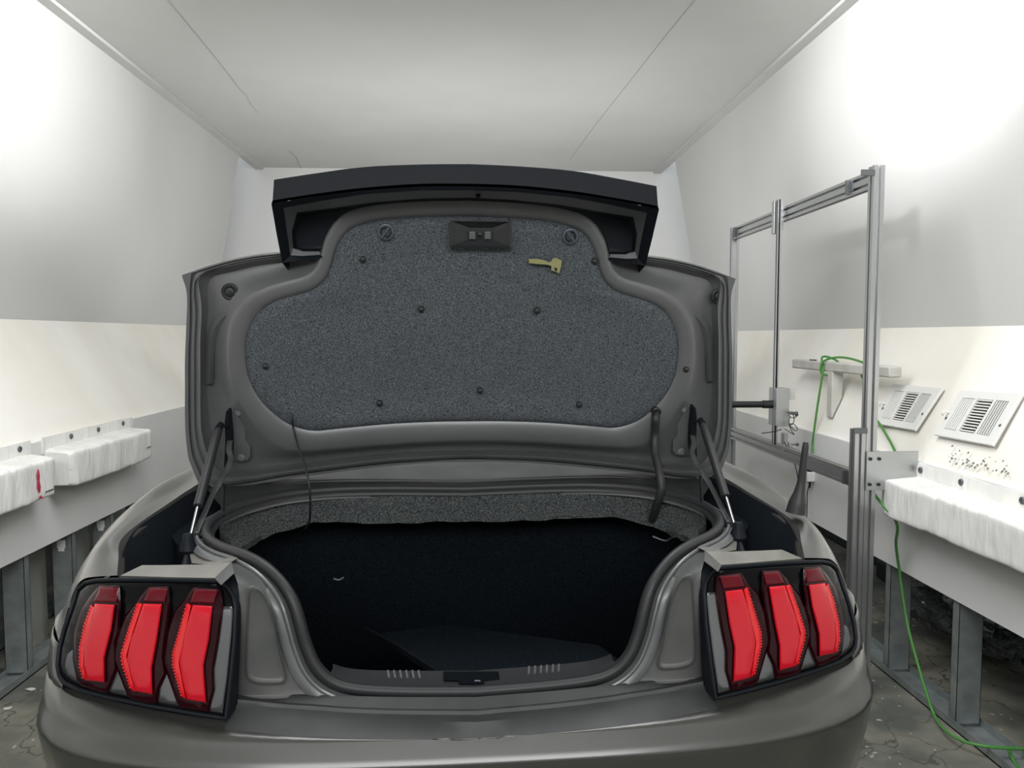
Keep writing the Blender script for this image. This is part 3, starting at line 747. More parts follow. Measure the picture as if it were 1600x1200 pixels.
def teardrop(gg):
    o = sp2([(389, 921), (397, 919), (408, 925), (419, 945), (427, 970), (433, 998), (440, 1030), (446, 1054), (441, 1065), (425, 1067), (405, 1066), (391, 1061), (385, 1047), (385, 1010), (387, 960), (389, 921)], 3)[:-1]
    def Y(a, b, k): return C_y(a, b, .098 + .02 * max(0, (a - 374)) / 80 + k)
    cx, cy = 413, 1000
    rr = []
    for s, k in ((1.06, -.0155), (1.0, -.0185), (.93, -.014), (.88, -.013), (.4, -.013)):
        rr.append([Y(cx + (a - cx) * s, cy + (b - cy) * (s if s > .5 else s), k) for a, b in o])
    gg.loft(rr, True, 0, False, True)
two('pressed_recess', teardrop, M['paint_dust'], car, angle=60)
# lamp side return (dark curved trim) and silver ledge over the lamp
def ret(gg):
    A = [C_s(a, b, .004) for a, b in [(340, 909), (352, 916), (362, 925), (368, 940), (369, 965), (366, 1010), (362, 1060), (354, 1124)]]
    B = [C_y(a, b, y) for a, b, y in [(364, 893, .12), (367, 900, .11), (371, 912, .10), (374, 932, .098), (374, 965, .098), (374, 1010, .098), (373, 1060, .098), (371, 1100, .075)]]
    gg.loft([spline(A, 4), spline([a * .5 + b * .5 + Vector((.004, .008, 0)) for a, b in zip(A, B)], 4), spline(B, 4)])
two('lamp_return', ret, M['plastic'], car, angle=60)
def ledge(gg):
    f = [C_s(188, 899.5, .0), C_s(240, 901, .0), C_s(300, 902.5, .0), C_s(335, 903, .0)]
    zt_ = f[1].z
    k = [C_y(222, 883, .24), C_y(260, 883, .22), C_y(315, 882, .20), C_y(361, 879, .17)]
    f2 = [p + Vector((0, .012, -.012)) for p in f]
    gg.loft([[p + Vector((0, .012, -.03)) for p in f], [p + Vector((0, .004, -.006)) for p in f], f, k, [p + Vector((0, .02, -.02)) for p in k]])
two('lamp_top_ledge', ledge, M['dust_sheen'], car, angle=30)
def ledge_tip(gg):
    t = [C_s(335, 903, .002), C_y(361, 878, .165), C_y(366, 895, .11), C_y(345, 914, .055)]
    gg.poly(t, (-.3, -1, .2), .003)
two('ledge_tip', ledge_tip, M['paint_dust'], car, angle=30)
def shoulder(gg):   # raised body flange in the corner beyond the ledge
    a = [C_y(a_, b_, y) for a_, b_, y in [(300, 880, .30), (296, 862, .36), (300, 852, .40), (310, 845, .43)]]
    b = [C_y(a_, b_, y) for a_, b_, y in [(322, 882, .25), (316, 868, .33), (312, 858, .38), (314, 848, .42)]]
    c = [C_y(a_, b_, y) for a_, b_, y in [(360, 879, .18), (336, 870, .29), (322, 860, .36), (318, 847, .42)]]
    d = [C_y(a_, b_, y) for a_, b_, y in [(372, 872, .22), (345, 861, .32), (328, 852, .38), (321, 842, .43)]]
    gg.loft([spline([p + Vector((0, 0, -.05)) for p in a], 4), spline(a, 4), spline(b, 4), spline(c, 4), spline(d, 4)])
two('corner_flange', shoulder, M['dust_sheen'], car, angle=60)

# ---- tail lights
NL = Vector((-.18, -1, .25))
def srf(px, off_): return [C_s(a, b, off_) for a, b in px]
def densify(px, step=12):
    out = []
    for i in range(len(px)):
        a = px[i]; b = px[(i + 1) % len(px)]; L = math.hypot(b[0] - a[0], b[1] - a[1]); k = max(1, int(L / step))
        for j in range(k): out.append((a[0] + (b[0] - a[0]) * j / k, a[1] + (b[1] - a[1]) * j / k))
    return out
def inset(px, d):
    out = []; n_ = len(px); ar = sum(px[i][0] * px[(i + 1) % n_][1] - px[(i + 1) % n_][0] * px[i][1] for i in range(n_)); s = 1 if ar > 0 else -1
    for i in range(n_):
        p0, p1, p2 = px[i - 1], px[i], px[(i + 1) % n_]
        e1 = Vector((p1[0] - p0[0], p1[1] - p0[1])); e2 = Vector((p2[0] - p1[0], p2[1] - p1[1]))
        if e1.length < 1e-6 or e2.length < 1e-6: out.append(p1); continue
        n1 = Vector((-e1.y, e1.x)).normalized() * s; n2 = Vector((-e2.y, e2.x)).normalized() * s
        nn = (n1 + n2); nn = nn / max(.35, nn.length_squared / 2) 
        out.append((p1[0] + nn.x * d, p1[1] + nn.y * d))
    return out
def capmesh(gg, px, o_edge, o_top, bev, back=.0):
    """a plateau on the skin: outline at o_edge, bevelled up to o_top; interior triangulated to follow the curve"""
    px = densify(px, 14); inn = inset(px, bev)
    r0 = srf(px, o_edge); r1 = srf(px, o_top - (o_top - o_edge) * .35); r2 = srf(inn, o_top)
    gg.loft([r0, r1, r2], True)
    # interior as horizontal strips : fan through scanlines
    import mathutils
    tri = mathutils.geometry.delaunay_2d_cdt([Vector(p) for p in inn] + grid_in(inn, 10), [(i, (i + 1) % len(inn)) for i in range(len(inn))], [], 1, 1e-4)
    vs, fs = tri[0], tri[2]
    gg.add([C_s(v.x, v.y, o_top) for v in vs], [tuple(f) for f in fs])
def grid_in(poly, step):
    xs = [p[0] for p in poly]; ys = [p[1] for p in poly]; out = []
    x = min(xs) + step * .5
    while x < max(xs):
        y = min(ys) + step * .5
        while y < max(ys):
            c = False; n_ = len(poly)
            for i in range(n_):
                a = poly[i]; b = poly[i - 1]
                if (a[1] > y) != (b[1] > y) and x < (b[0] - a[0]) * (y - a[1]) / (b[1] - a[1]) + a[0]: c = not c
            if c and min(math.hypot(p[0] - x, p[1] - y) for p in poly) > step * .45: out.append(Vector((x, y)))
            y += step
        x += step
    return out
HOUS = [(342, 908), (300, 907), (240, 906), (185, 906), (150, 907), (133, 911), (121, 922), (112, 950), (101, 982), (93, 1012), (90, 1040), (93, 1056), (101, 1067), (124, 1078), (172, 1090), (236, 1103), (300, 1114), (353, 1122), (360, 1060), (366, 1000), (368, 950), (365, 932), (356, 917)]
tl = two('tail_light', lambda gg: capmesh(gg, HOUS, -.03, .004, 5), M['plastic_gloss'], car, angle=50)
def rimf(gg):
    pts = srf(densify(HOUS, 12), .002)
    gg.tube(pts + [pts[0]], .0045, 8, caps=False)
two('lamp_rim', rimf, M['plastic'], tl)
FAS = [(120, 1010), (105, 1022), (100, 1042), (104, 1056), (112, 1062), (130, 1070), (176, 1083), (238, 1096), (300, 1107), (348, 1115), (355, 1060), (361, 1000), (364, 955), (362, 947), (346, 947), (330, 960), (250, 985), (170, 1000)]
two('lamp_fascia', lambda gg: capmesh(gg, FAS, .0, .008, 2.5), M['fascia'], tl, angle=50)
SH = [[(155, 913), (187, 915), (189, 945), (186, 990), (181, 1005), (183, 1046), (168, 1083), (162, 1084), (126, 1072), (119, 1060), (113, 1029), (115, 990), (124, 955), (140, 932)],
      [(232, 916), (264, 916), (266, 950), (259, 1000), (256, 1025), (260, 1052), (249, 1076), (246, 1099), (236, 1100), (205, 1094), (198, 1086), (177, 1031), (181, 998), (195, 962), (215, 937)],
      [(301, 917), (346, 920), (349, 948), (342, 1000), (334, 1046), (335, 1078), (329, 1100), (327, 1112), (318, 1112), (283, 1107), (276, 1098), (254, 1034), (260, 990), (272, 955), (290, 934)]]
HOT = [[(143, 944), (149, 950), (141, 985), (132, 1015), (131, 1040), (136, 1064), (130, 1060), (124, 1040), (124, 1012), (132, 975)],
       [(215, 942), (223, 944), (209, 985), (198, 1025), (206, 1060), (212, 1082), (204, 1076), (190, 1035), (189, 1022), (200, 985)],
       [(292, 942), (299, 946), (291, 985), (280, 1035), (286, 1070), (291, 1093), (284, 1088), (270, 1040), (270, 1020), (283, 975)]]
PAN = [[(148, 943), (179, 945), (174, 982), (163, 1028), (163, 1066), (135, 1063), (131, 1040), (131, 1012), (140, 982)],
       [(224, 943), (253, 944), (245, 1000), (237, 1044), (238, 1085), (211, 1080), (204, 1056), (198, 1030), (204, 1000)],
       [(301, 945), (332, 947), (326, 1000), (318, 1040), (322, 1098), (292, 1093), (285, 1065), (280, 1034), (288, 990)]]
TOP = [[(156, 917), (185, 919), (182, 941), (146, 940)], [(234, 919), (262, 920), (257, 941), (224, 939)], [(304, 921), (340, 922), (334, 943), (297, 941)]]
for k in range(3):
    sh = two('lamp_bar', lambda gg: capmesh(gg, SH[k], .0, .016, 4), M['red_shell'], tl, angle=50, label='dark red bar-shaped lens')
for k in range(3):
    two('upper_lens', lambda gg: capmesh(gg, TOP[k], .014, .021, 2), M['red_dark'], tl, angle=50)
    two('bright_lens', lambda gg: capmesh(gg, PAN[k], .014, .024, 2.5), M['red'], tl, angle=50)
    def side_(gg):
        a, b = SH[k], None
        capmesh(gg, HOT[k], .014, .0205, 1.2)
        # saw-tooth beads along the outer edge of the light guide
        edge = HOT[k]; e = [edge[0], edge[9], edge[8], edge[7], edge[6]]
        for i in range(len(e) - 1):
            L = math.hypot(e[i + 1][0] - e[i][0], e[i + 1][1] - e[i][1]); m_ = max(2, int(L / 5))
            for j in range(m_):
                t = (j + .5) / m_; x = e[i][0] + (e[i + 1][0] - e[i][0]) * t; y = e[i][1] + (e[i + 1][1] - e[i][1]) * t
                gg.poly([C_s(x - 2.4, y + 1, .0215), C_s(x + 1, y - 1.5, .0215), C_s(x + 1, y + 2.2, .0215)], NL, .004)
    two('light_guide', side_, M['red_hot'], tl, angle=50)

# ---- trunk cavity
cav = G()
A = [off(p, i, -.010, -.020) for i, p in enumerate(wloop)]
fl_in = []
for i, p in enumerate(wloop):
    x = p.x * 1.12; y = .16 + (p.y - .12) * 1.45; fl_in.append(Vector((max(-.62, min(.62, x)), y, .40)))
mid = [Vector((a.x * 1.16 if abs(a.x) > .3 else a.x, a.y + .45 * max(0, a.y - .35), .74)) for a in A]
A2 = [Vector((a.x * (1 + .22 * min(1, max(0, a.y - .25) / .3)), a.y + .3 * max(0, a.y - .35), a.z - .01)) for a in A]
cav.loft([A, A2, [a * .5 + m_ * .5 + Vector((0, .02 if a.y > .5 else 0, 0)) for a, m_ in zip(A2, mid)], mid, fl_in], True, 0, False, True)
cav.build('trunk_liner', M['trunk_carpet'], car, angle=60)
# hanging front carpet strip
top_ = [C_y(a, b, y) for a, b, y in [(748, 781, .775), (640, 781, .775), (540, 781, .775), (487, 783, .765), (440, 791, .735), (400, 803, .69), (368, 819, .63), (348, 835, .56), (344, 850, .50), (362, 862, .42)]]
bot_ = [C_y(a, b, y) for a, b, y in [(748, 816, .79), (640, 817, .79), (540, 817, .79), (480, 818, .78), (440, 832, .75), (412, 842, .70), (400, 850, .64), (390, 858, .58), (378, 864, .51), (372, 868, .43)]]
ts = both(top_); bs = both(bot_)
ts = spline(ts, 6); bs = [p + Vector((0, 0, noise.noise(p * 18) * .008)) for p in spline(bs, 6)]
fc = G().loft([[p + Vector((0, .0, .03)) for p in ts], ts, [a * .5 + b * .5 + Vector((0, .004, 0)) for a, b in zip(ts, bs)], bs, [p + Vector((0, .03, .01)) for p in bs]])
fc.build('front_carpet', M['front_carpet'], car, angle=60)
# trunk floor board, tilted, and its light edge
bd = [C_y(590, 990, .55), C_y(680, 1050, .20), C_y(980, 1040, .20), C_y(935, 1008, .40), C_y(700, 976, .62)]
G().poly(bd, (0, -.2, 1), .012).build('floor_board', M['trunk_carpet'], car, smooth=False)
G().tube([C_y(570, 980, .58), C_y(620, 1008, .42), C_y(683, 1048, .2)], .003, 6).build('board_edge', M['plastic'], car)
# scuff plate with ribs and latch slot
sc = G()
def scr(px, y): return both([C_y(a, b, y) for a, b in sp2(px, 4)])
s0 = scr([(748, 1073), (640, 1073), (580, 1071), (540, 1066), (515, 1052)], .135)
s1 = scr([(748, 1070), (640, 1070), (580, 1068), (545, 1062), (520, 1047)], .150)
s2 = scr([(748, 1048), (640, 1048), (580, 1047), (545, 1044), (520, 1037)], .20)
sc.loft([[p + Vector((0, 0, -.03)) for p in s0], s0, s1, s2, [p + Vector((0, 0, -.04)) for p in s2]])
sp_ = sc.build('scuff_plate', M['rubber'], car, angle=40)
rb = G()
for a, b in [(520, 548), (606, 658)]:
    k = 0; x = a
    while x < b:
        for s in (1, -1):
            p0 = C_y(x, 1049, .196); p1 = C_y(x + 2, 1058 + (2 if a > 600 else -2), .172)
            if s < 0: p0, p1 = mir(p0), mir(p1)
            rb.tube([p0 + Vector((0, 0, .001)), p1 + Vector((0, 0, .001))], .0028, 6)
        x += 9.6
rb.build('grip_ribs', M['paint_in'], sp_)
sl2 = G(); q = [(693, 1049), (805, 1049), (805, 1061), (757, 1063), (756, 1068), (718, 1068), (716, 1063), (693, 1062)]
sl2.poly([C_y(a, b, .153 + (1070 - b) * .0023 - .010) for a, b in q], (0, -.5, 1), .01).build('latch_slot', M['void'], sp_, smooth=False)
G().tube([C_y(742, 1068, .152), C_y(742, 1064, .158), C_y(750, 1064, .158), C_y(750, 1068, .152)], .0022, 6).build('striker', M['alu_dark'], sp_)

# ---- cowl panel between opening and lid hinge line
cw = []
for px, y in [([(748, 757), (640, 757), (560, 758), (490, 760), (450, 766), (400, 779), (360, 795)], None)]:
    pass
k0 = both([C_y(a, b, y) for a, b, y in [(748, 760, .80), (640, 760, .80), (560, 761, .80), (490, 763, .78), (440, 772, .75), (395, 785, .69), (355, 800, .62)]])
k1 = both([C_y(a, b, y) for a, b, y in [(748, 753, .81), (640, 753, .81), (560, 753, .81), (490, 754, .80), (440, 760, .77), (390, 772, .72), (340, 785, .66)]])
k2 = both([C_y(a, b, y) for a, b, y in [(748, 750, .83), (640, 750, .83), (560, 750, .83), (490, 752, .82), (440, 756, .80), (380, 764, .76), (330, 772, .72)]])
k3 = both([C_y(a, b, y) for a, b, y in [(748, 727, .92), (640, 728, .92), (560, 730, .92), (490, 735, .91), (440, 742, .89), (380, 752, .85), (320, 760, .81)]])
k4 = both([C_y(a, b, y) for a, b, y in [(748, 722, 1.0), (640, 722, 1.0), (560, 724, 1.0), (490, 727, 1.0), (440, 731, .98), (380, 737, .95), (320, 745, .92)]])
G().loft([spline(r, 3) for r in (k0, k1, k2, k3, k4)]).build('rear_deck', M['paint_shaded'], car, angle=50)
for yb, z_ in ((757, .80), (751, .83)):
    pass
G().tube(spline(both([C_y(a, b, y) for a, b, y in [(748, 752, .82), (640, 752, .82), (560, 752, .82), (490, 754, .81), (440, 761, .78), (392, 773, .73), (345, 787, .67)]]), 4), .006, 8).build('deck_seal', M['rubber'], car)

# ---- trunk lid --------------------------------------------------
Lc = [(748, 337), (660, 338), (600, 342), (561, 351), (540, 363), (525, 387), (517, 414), (508, 435), (490, 451), (463, 460), (432, 469), (405, 486), (389, 510), (382, 540), (385, 580), (393, 604), (408, 628), (429, 649), (453, 665), (486, 674), (525, 671), (600, 664), (675, 660), (748, 659)]
Fc = [(748, 311), (660, 312), (595, 317), (552, 326), (526, 342), (508, 372), (500, 402), (490, 420), (474, 431), (449, 438), (420, 446), (385, 463), (362, 495), (354, 540), (357, 585), (366, 615), (382, 645), (404, 675), (432, 698), (468, 706), (525, 702), (600, 696), (675, 691), (748, 689)]
Oc = [(748, 306), (660, 307), (590, 311), (545, 319), (512, 335), (494, 368), (486, 396), (470, 400), (440, 403), (395, 408), (350, 418), (312, 430), (315, 480), (313, 530), (313, 585), (313, 630), (315, 675), (326, 712), (352, 738), (450, 729), (525, 719), (600, 711), (675, 707), (748, 706)]
Rc = [(748, 302), (660, 303), (585, 307), (538, 314), (500, 328), (480, 360), (470, 385), (440, 395), (395, 400), (342, 411), (284, 430), (292, 460), (291, 510), (289, 560), (289, 610), (289, 650), (291, 690), (299, 728), (330, 764), (450, 748), (525, 738), (600, 729), (675, 723), (748, 720)]
SHARP = {10}
def sharp2(q, n_):
    out = []; N = len(q); Q = [Vector(p) for p in q]
    for i in range(N - 1):
        p1, p2 = Q[i], Q[i + 1]
        m1 = (p2 - p1) if (i in SHARP or i == 0) else (p2 - Q[i - 1]) / 2
        m2 = (p2 - p1) if (i + 1 in SHARP or i + 2 >= N) else (Q[i + 2] - p1) / 2
        for k in range(n_):
            t = k / n_; out.append(p1 * (2 * t ** 3 - 3 * t * t + 1) + m1 * (t ** 3 - 2 * t * t + t) + p2 * (-2 * t ** 3 + 3 * t * t) + m2 * (t ** 3 - t * t))
    out.append(Q[-1]); return [(v.x, v.y) for v in out]
def lring(c, off_, k=0.0, c2=None, n_=4):
    q = [(a[0] + (b[0] - a[0]) * k, a[1] + (b[1] - a[1]) * k) for a, b in zip(c, c2 or c)]
    q = sharp2(q, n_)
    half = [C_l(a, b, off_(i / (len(q) - 1)) if callable(off_) else off_) for i, (a, b) in enumerate(q)]
    half[0] = Vector((0, half[0].y, half[0].z)); half[-1] = Vector((0, half[-1].y, half[-1].z))
    return half + [mir(p) for p in half[1:-1]][::-1]
lid = G()
rr = [lring(Rc, -.012), lring(Rc, .006, .0), lring(Rc, .006, .22, Oc), lring(Rc, -.004, .30, Oc), lring(Rc, .001, .42, Oc), lring(Rc, .001, .6, Oc), lring(Rc, -.006, .68, Oc), lring(Rc, -.002, .8, Oc), lring(Oc, .002),
      lring(Oc, -.016, .06, Fc), lring(Oc, -.034, .22, Fc), lring(Oc, -.030, .5, Fc), lring(Oc, -.012, .8, Fc), lring(Fc, .008), lring(Fc, .012, .12, Lc), lring(Fc, .010, .8, Lc), lring(Fc, .003, 1.03, Lc), lring(Fc, -.01, 1.06, Lc)]
lid.loft([r + [r[0]] for r in rr])
trunk = lid.build('trunk_lid', M['paint_in'], car, angle=50)
# outer skin (the far side of the open lid)
ob = G(); R0 = lring(Rc, -.012); R1 = [p - LN * .035 + Vector((0, 0, 0)) for p in lring(Rc, -.012, .05, Oc)]; cc_ = Vector((0, 0, 0))
for p in R1: cc_ += p
cc_ /= len(R1); R2 = [p * .6 + cc_ * .4 - LN * .02 for p in R1]; R3 = [p * .1 + cc_ * .9 - LN * .028 for p in R1]
ob.loft([r + [r[0]] for r in (R0, R1, R2)] ); ob.loft([R2 + [R2[0]], R3 + [R3[0]]]); ob.f.append(tuple(range(len(ob.v) - len(R3) - 1, len(ob.v) - 1))); ob.m.append(0)
ob.build('lid_outer_skin', M['paint'], trunk, angle=50)
# carpet liner, slightly domed
ln = G(); ctr = (748, 520)
def lin_ring(k, off_):
    q = sp2(Lc, 4); half = []
    for a, b in q:
        half.append(C_l(ctr[0] + (a - ctr[0]) * k, ctr[1] + (b - ctr[1]) * k, off_))
    half[0] = Vector((0, half[0].y, half[0].z)); half[-1] = Vector((0, half[-1].y, half[-1].z))
    return half + [mir(p) for p in half[1:-1]][::-1]
rr = [lin_ring(1.0, -.004), lin_ring(.995, .003), lin_ring(.97, .010), lin_ring(.93, .013), lin_ring(.86, .012), lin_ring(.76, .004), lin_ring(.6, .002), lin_ring(.4, .004), lin_ring(.2, .005), lin_ring(.02, .005)]
for r in rr[2:]:
    for i, p in enumerate(r): r[i] = p + LN * (noise.noise(p * 7) * .005)
ln.loft([r + [r[0]] for r in rr]); liner = ln.build('lid_liner', M['liner'], trunk, angle=80)
# liner fasteners
for a, b in [(415, 572), (1072, 577), (593, 630), (905, 632), (658, 483), (839, 485), (750, 610), (567, 405), (929, 408)]:
    G().lathe(C_l(a, b, .0115), LN, [(.0085, -.005), (.0085, .004), (.006, .007), (.001, .008)], 14).build('liner_clip', M['rubber'], liner)
for a, b, rot in [(603, 362, .9), (891, 369, -.9)]:
    c = C_l(a, b, .016); u = Vector((1, 0, 0)); v = LN.cross(u)
    kn = G().lathe(c, LN, [(.0215, -.004), (.0215, .004), (.019, .006), (.0155, .006), (.0145, .002), (.009, .002), (.008, .007), (.001, .007)], 24)
    d = (u * math.cos(rot) + v * math.sin(rot)); e_ = LN.cross(d)
    kn.poly([c + LN * .010 + d * s * .0185 + e_ * t_ * .0022 for s, t_ in ((-1, -1), (1, -1), (1, 1), (-1, 1))], LN, .006)
    d2 = e_
    kn.poly([c + LN * .007 + d2 * s * .018 + d * t_ * .0035 for s, t_ in ((-1, -1), (1, -1), (1, 1), (-1, 1))], LN, .004)
    kn.build('liner_knob', M['knob'], liner)
    for s_ in (1, -1):
        G().tube([c + LN * .0075 + (d * math.cos(q) + e_ * math.sin(q)) * .0125 * s_ for q in [k * .3 + .6 for k in range(7)]], .0025, 6).build('knob_slot', M['black'], liner)
# latch cover
lt = G()
def Lq(px, o_): return [C_l(a, b, o_) for a, b in px]
lt.loft([Lq([(703, 344), (799, 345), (799, 387), (703, 386)], .004), Lq([(703, 344), (799, 345), (799, 387), (703, 386)], .036), Lq([(707, 346), (795, 347), (795, 384), (707, 383)], .038), Lq([(707, 346), (795, 347), (795, 384), (707, 383)], .034), Lq([(733, 356), (770, 356), (768, 373), (735, 373)], .018)], True, 0, False, True)
lc_ = lt.build('latch_cover', M['rubber'], trunk, smooth=False)
lm = G()
for x in (738, 762):
    G().poly(Lq([(x - 5, 362), (x + 5, 362), (x + 5, 374), (x - 5, 374)], .028), LN, .01).build('latch_jaw', M['alu_dark'], lc_, smooth=False, bevel=.001)
G().lathe(C_l(750, 366, .026), LN, [(.006, -.02), (.006, .006), (.003, .008)], 12).build('latch_bolt', M['black'], lc_)
# glow-in-the-dark release handle
hp = [(826, 405), (839, 404.5), (852, 407), (857, 410), (861.5, 408.5), (864.5, 404), (869, 403), (878, 407.5), (877, 415), (874, 427), (861.5, 422.5), (862, 416), (855.5, 414), (839, 412.5), (826.5, 411)]
rh = G(); rh.poly(Lq(hp, .022), LN, .006, bev=.0008); rel = rh.build('release_handle', M['glow'], trunk, label='pale yellow emergency release handle')
G().poly(Lq([(866, 418), (871, 419), (870, 424), (867, 423)], .0228), LN, .001).build('handle_hole', M['black'], rel, smooth=False)
# round plugs
for pxy in [(360, 456), (1123, 463)]:
    c = C_l(*pxy, -.018)
    G().lathe(c, LN, [(.023, -.002), (.023, .003), (.019, .006), (.014, .005), (.0125, .001), (.0125, .007), (.010, .009), (.001, .009)], 28).build('rubber_plug', M['rubber'], trunk)
# crease facets on the lid sides
def facet(gg):
    a = [C_l(x, y, -.008) for x, y in sp2([(396, 460), (370, 478), (345, 500), (333, 520), (330, 545), (328, 600)], 4)]
    b = [C_l(x, y, -.024) for x, y in sp2([(398, 464), (376, 484), (353, 508), (340, 528), (336, 550), (333, 600)], 4)]
    c = [C_l(x, y, -.030) for x, y in sp2([(390, 456), (360, 468), (338, 490), (325, 515), (322, 540), (320, 600)], 4)]
    gg.loft([c, a, b])
two('pressed_crease', facet, M['paint_in'], trunk, angle=60)
def groove(gg):
    gg.tube([C_l(a, b, -.006) for a, b in [(367, 597), (376, 620), (388, 642), (405, 665), (422, 686), (440, 706)]], .0028, 6, 4)
two('pressed_groove', groove, M['plastic'], trunk)

# ---- decklid rear face (spoiler end of the lid)
T = [(748, 256.5), (660, 257), (570, 261), (490, 271.5), (428, 281)]
def Y9(px, ys): return [C_y(a, b, y) for (a, b), y in zip(px, ys)]
tp = both(spline(Y9(T, [.43] * 5), 4))
t2 = both(spline(Y9([(748, 287), (660, 287), (570, 293), (490, 303), (426, 313)], [.425] * 5), 4))
tg = both(spline(Y9([(748, 288.5), (660, 288.5), (570, 294.5), (490, 304.5), (426, 315)], [.455] * 5), 4))
t3 = both(spline(Y9([(748, 291.5), (660, 291.5), (570, 297.5), (490, 307), (425, 318)], [.44] * 5), 4))
tb_ = [p + Vector((0, .10, .0)) for p in tp]; tc_ = [Vector((p.x, .72, p.z - .035)) for p in tp]
sp = G(); sp.loft([tc_, tb_, [p + Vector((0, .006, .002)) for p in tp], tp, t2, tg, t3])
spo = sp.build('spoiler_lip', M['plastic'], trunk, angle=30)
P = Y9([(748, 291.5), (660, 291.5), (570, 297.5), (490, 307), (424, 318.5), (432, 365), (441, 411), (470, 406), (504, 402)], [.44, .44, .44, .44, .43, .52, .61, .615, .62])
Q = Y9([(748, 296), (660, 296), (570, 302), (500, 312), (441, 322), (447, 358), (453, 400), (472, 401), (502, 399)], [.445, .445, .445, .45, .45, .53, .615, .62, .625])
Q2 = Y9([(748, 297.5), (660, 297.5), (570, 303.5), (502, 314), (443, 325), (448, 359), (454, 399), (472, 400), (501, 398)], [.47, .47, .47, .47, .47, .545, .62, .625, .63])
E = Y9([(748, 309), (660, 310), (582, 316), (520, 325), (464, 332), (456, 360), (458, 388), (474, 393), (499, 393)], [.53, .53, .53, .53, .52, .57, .625, .63, .632])
H = [C_l(a, b, .012) for a, b in [(748, 312), (660, 313), (586, 319), (530, 329), (472, 339), (462, 362), (464, 386), (478, 389), (497, 388)]]
I = [C_l(a, b, .009) for a, b in [(748, 318), (660, 318), (592, 322), (545, 334), (522, 346), (508, 365), (503, 380), (502, 386), (500, 390)]]
fc2 = G()
def bothopen(h): h = [Vector(p) for p in h]; h[0] = Vector((0, h[0].y, h[0].z)); return h[::-1] + [mir(p) for p in h[1:]]
fc2.loft([bothopen(x) for x in (P, Q, Q2)], mi=1); fc2.loft([bothopen(x) for x in (Q2, E)]); fc2.loft([bothopen(x) for x in (E, H, I)], mi=1)  # last loft: painted pocket in dark plastic, its shade put into the colour
fo_ = fc2.build('rear_face_inner', [M['paint_in'], M['plastic']], trunk, angle=35)
# side walls closing the box to the lid skin
def sidew(gg):
    a = Y9([(426, 313), (424, 318.5), (432, 365), (441, 411)], [.43, .43, .52, .61])
    b = [Vector((p.x + .004, .70, p.z - .02)) for p in a]; a0 = tp[0]; 
    gg.loft([[Vector((tp[0].x, .436, tp[0].z))] + a, [Vector((tp[0].x, .70, tp[0].z - .04))] + b])
    pass
two('rear_face_side', sidew, M['plastic'], trunk, angle=30)
def rect(gg):
    o = [(458, 340), (517, 336), (515, 343), (504, 353), (452, 357)]
    pts = [C_l(a, b, .006) for a, b in o]
    gg.tube(pts + [pts[0]], .0016, 6, caps=False)
two('pressed_outline', rect, M['rubber'], trunk)
def pad(gg):
    gg.add([C_l(a, b, .004) for a, b in [(448, 336), (522, 330), (506, 356), (503, 392), (455, 396)]], [(0, 1, 2, 3, 4)])
for a, b in [(482, 320), (747, 305), (1011, 328)]:
    G().lathe(C_y(a, b, .50), (0, -1, -.5), [(.006, 0), (.006, .004), (.001, .004)], 14).build('drain_hole', M['void'], trunk)
# lid hem seal along bottom
G().tube(spline(both([C_l(a, b, .012) for a, b in [(748, 714), (675, 717), (600, 722), (525, 731), (450, 741), (390, 752), (350, 757)]]), 4), .0035, 8).build('hem', M['rubber'], trunk)

# ---- gas struts, hinges
def strut(gg, side):
    pass
def stl(gg):
    a = C_y(341, 672, .70); b = C_y(309.5, 791, .50)
    gg.tube([a, a * .98 + b * .02, b], .0115, 16)
st_ = two('gas_strut', stl, M['rubber'], car, angle=50)
def st_end(gg):
    a = C_y(341, 672, .70); gg.tube([C_y(346, 662, .715), C_y(343, 668, .705), a], lambda t: .008 + .004 * t, 12)
    gg.tube([C_y(347, 665, .71), C_y(355, 666, .72)], .004, 8)
two('end_fitting', st_end, M['plastic'], st_)
def st_rod(gg): gg.tube([C_y(309.5, 790, .50), C_y(298, 838, .42)], .0045, 10)
two('rod', st_rod, M['steel'], st_)
def st_ball(gg): gg.lathe(C_y(305, 842, .43), (.5, -1, .2), [(.001, -.014), (.010, -.012), (.014, -.002), (.014, .006), (.006, .012)], 14)
two('ball_socket', st_ball, M['plastic'], st_)
def stop(gg): gg.lathe(C_y(294, 853, .36), (0, 0, 1), [(.018, -.014), (.021, -.008), (.019, -.002), (.012, .018), (.011, .026), (.009, .028)], 18)
two('lid_stop', stop, M['plastic'], car)
def stop_post(gg):
    gg.tube([C_y(294, 858, .36), C_y(293, 885, .33)], .005, 8); gg.tube([C_y(292, 868, .345), C_y(290, 890, .31)], lambda t: .006 + .006 * t, 8)
two('stop_post', stop_post, M['plastic'], car)
def hinge_arm(gg):
    pts = [C_y(a, b, y) for a, b, y in [(359, 690, .70), (358, 702, .69), (361, 715, .68), (354, 735, .65), (343, 753, .61), (332, 774, .57), (318, 806, .50), (304, 838, .44)]]
    pts = spline(pts, 4); w_ = Vector((.007, 0, 0)); d_ = Vector((0, .004, .003))
    gg.loft([[p - w_ - d_, p + w_ - d_, p + w_ + d_, p - w_ + d_] for p in pts], True, 0, True, True)
ha = two('hinge_arm', hinge_arm, M['rubber'], car, angle=40)
def hinge_br(gg):
    o = [(353, 644), (357, 644), (358, 660), (360, 675), (361, 700), (360, 716), (353, 732), (350, 732), (352, 690), (351, 660)]
    gg.poly([C_l(a, b, .03) for a, b in o], (0, -1, -.3), .032)
two('hinge_bracket', hinge_br, M['plastic'], ha, angle=30)
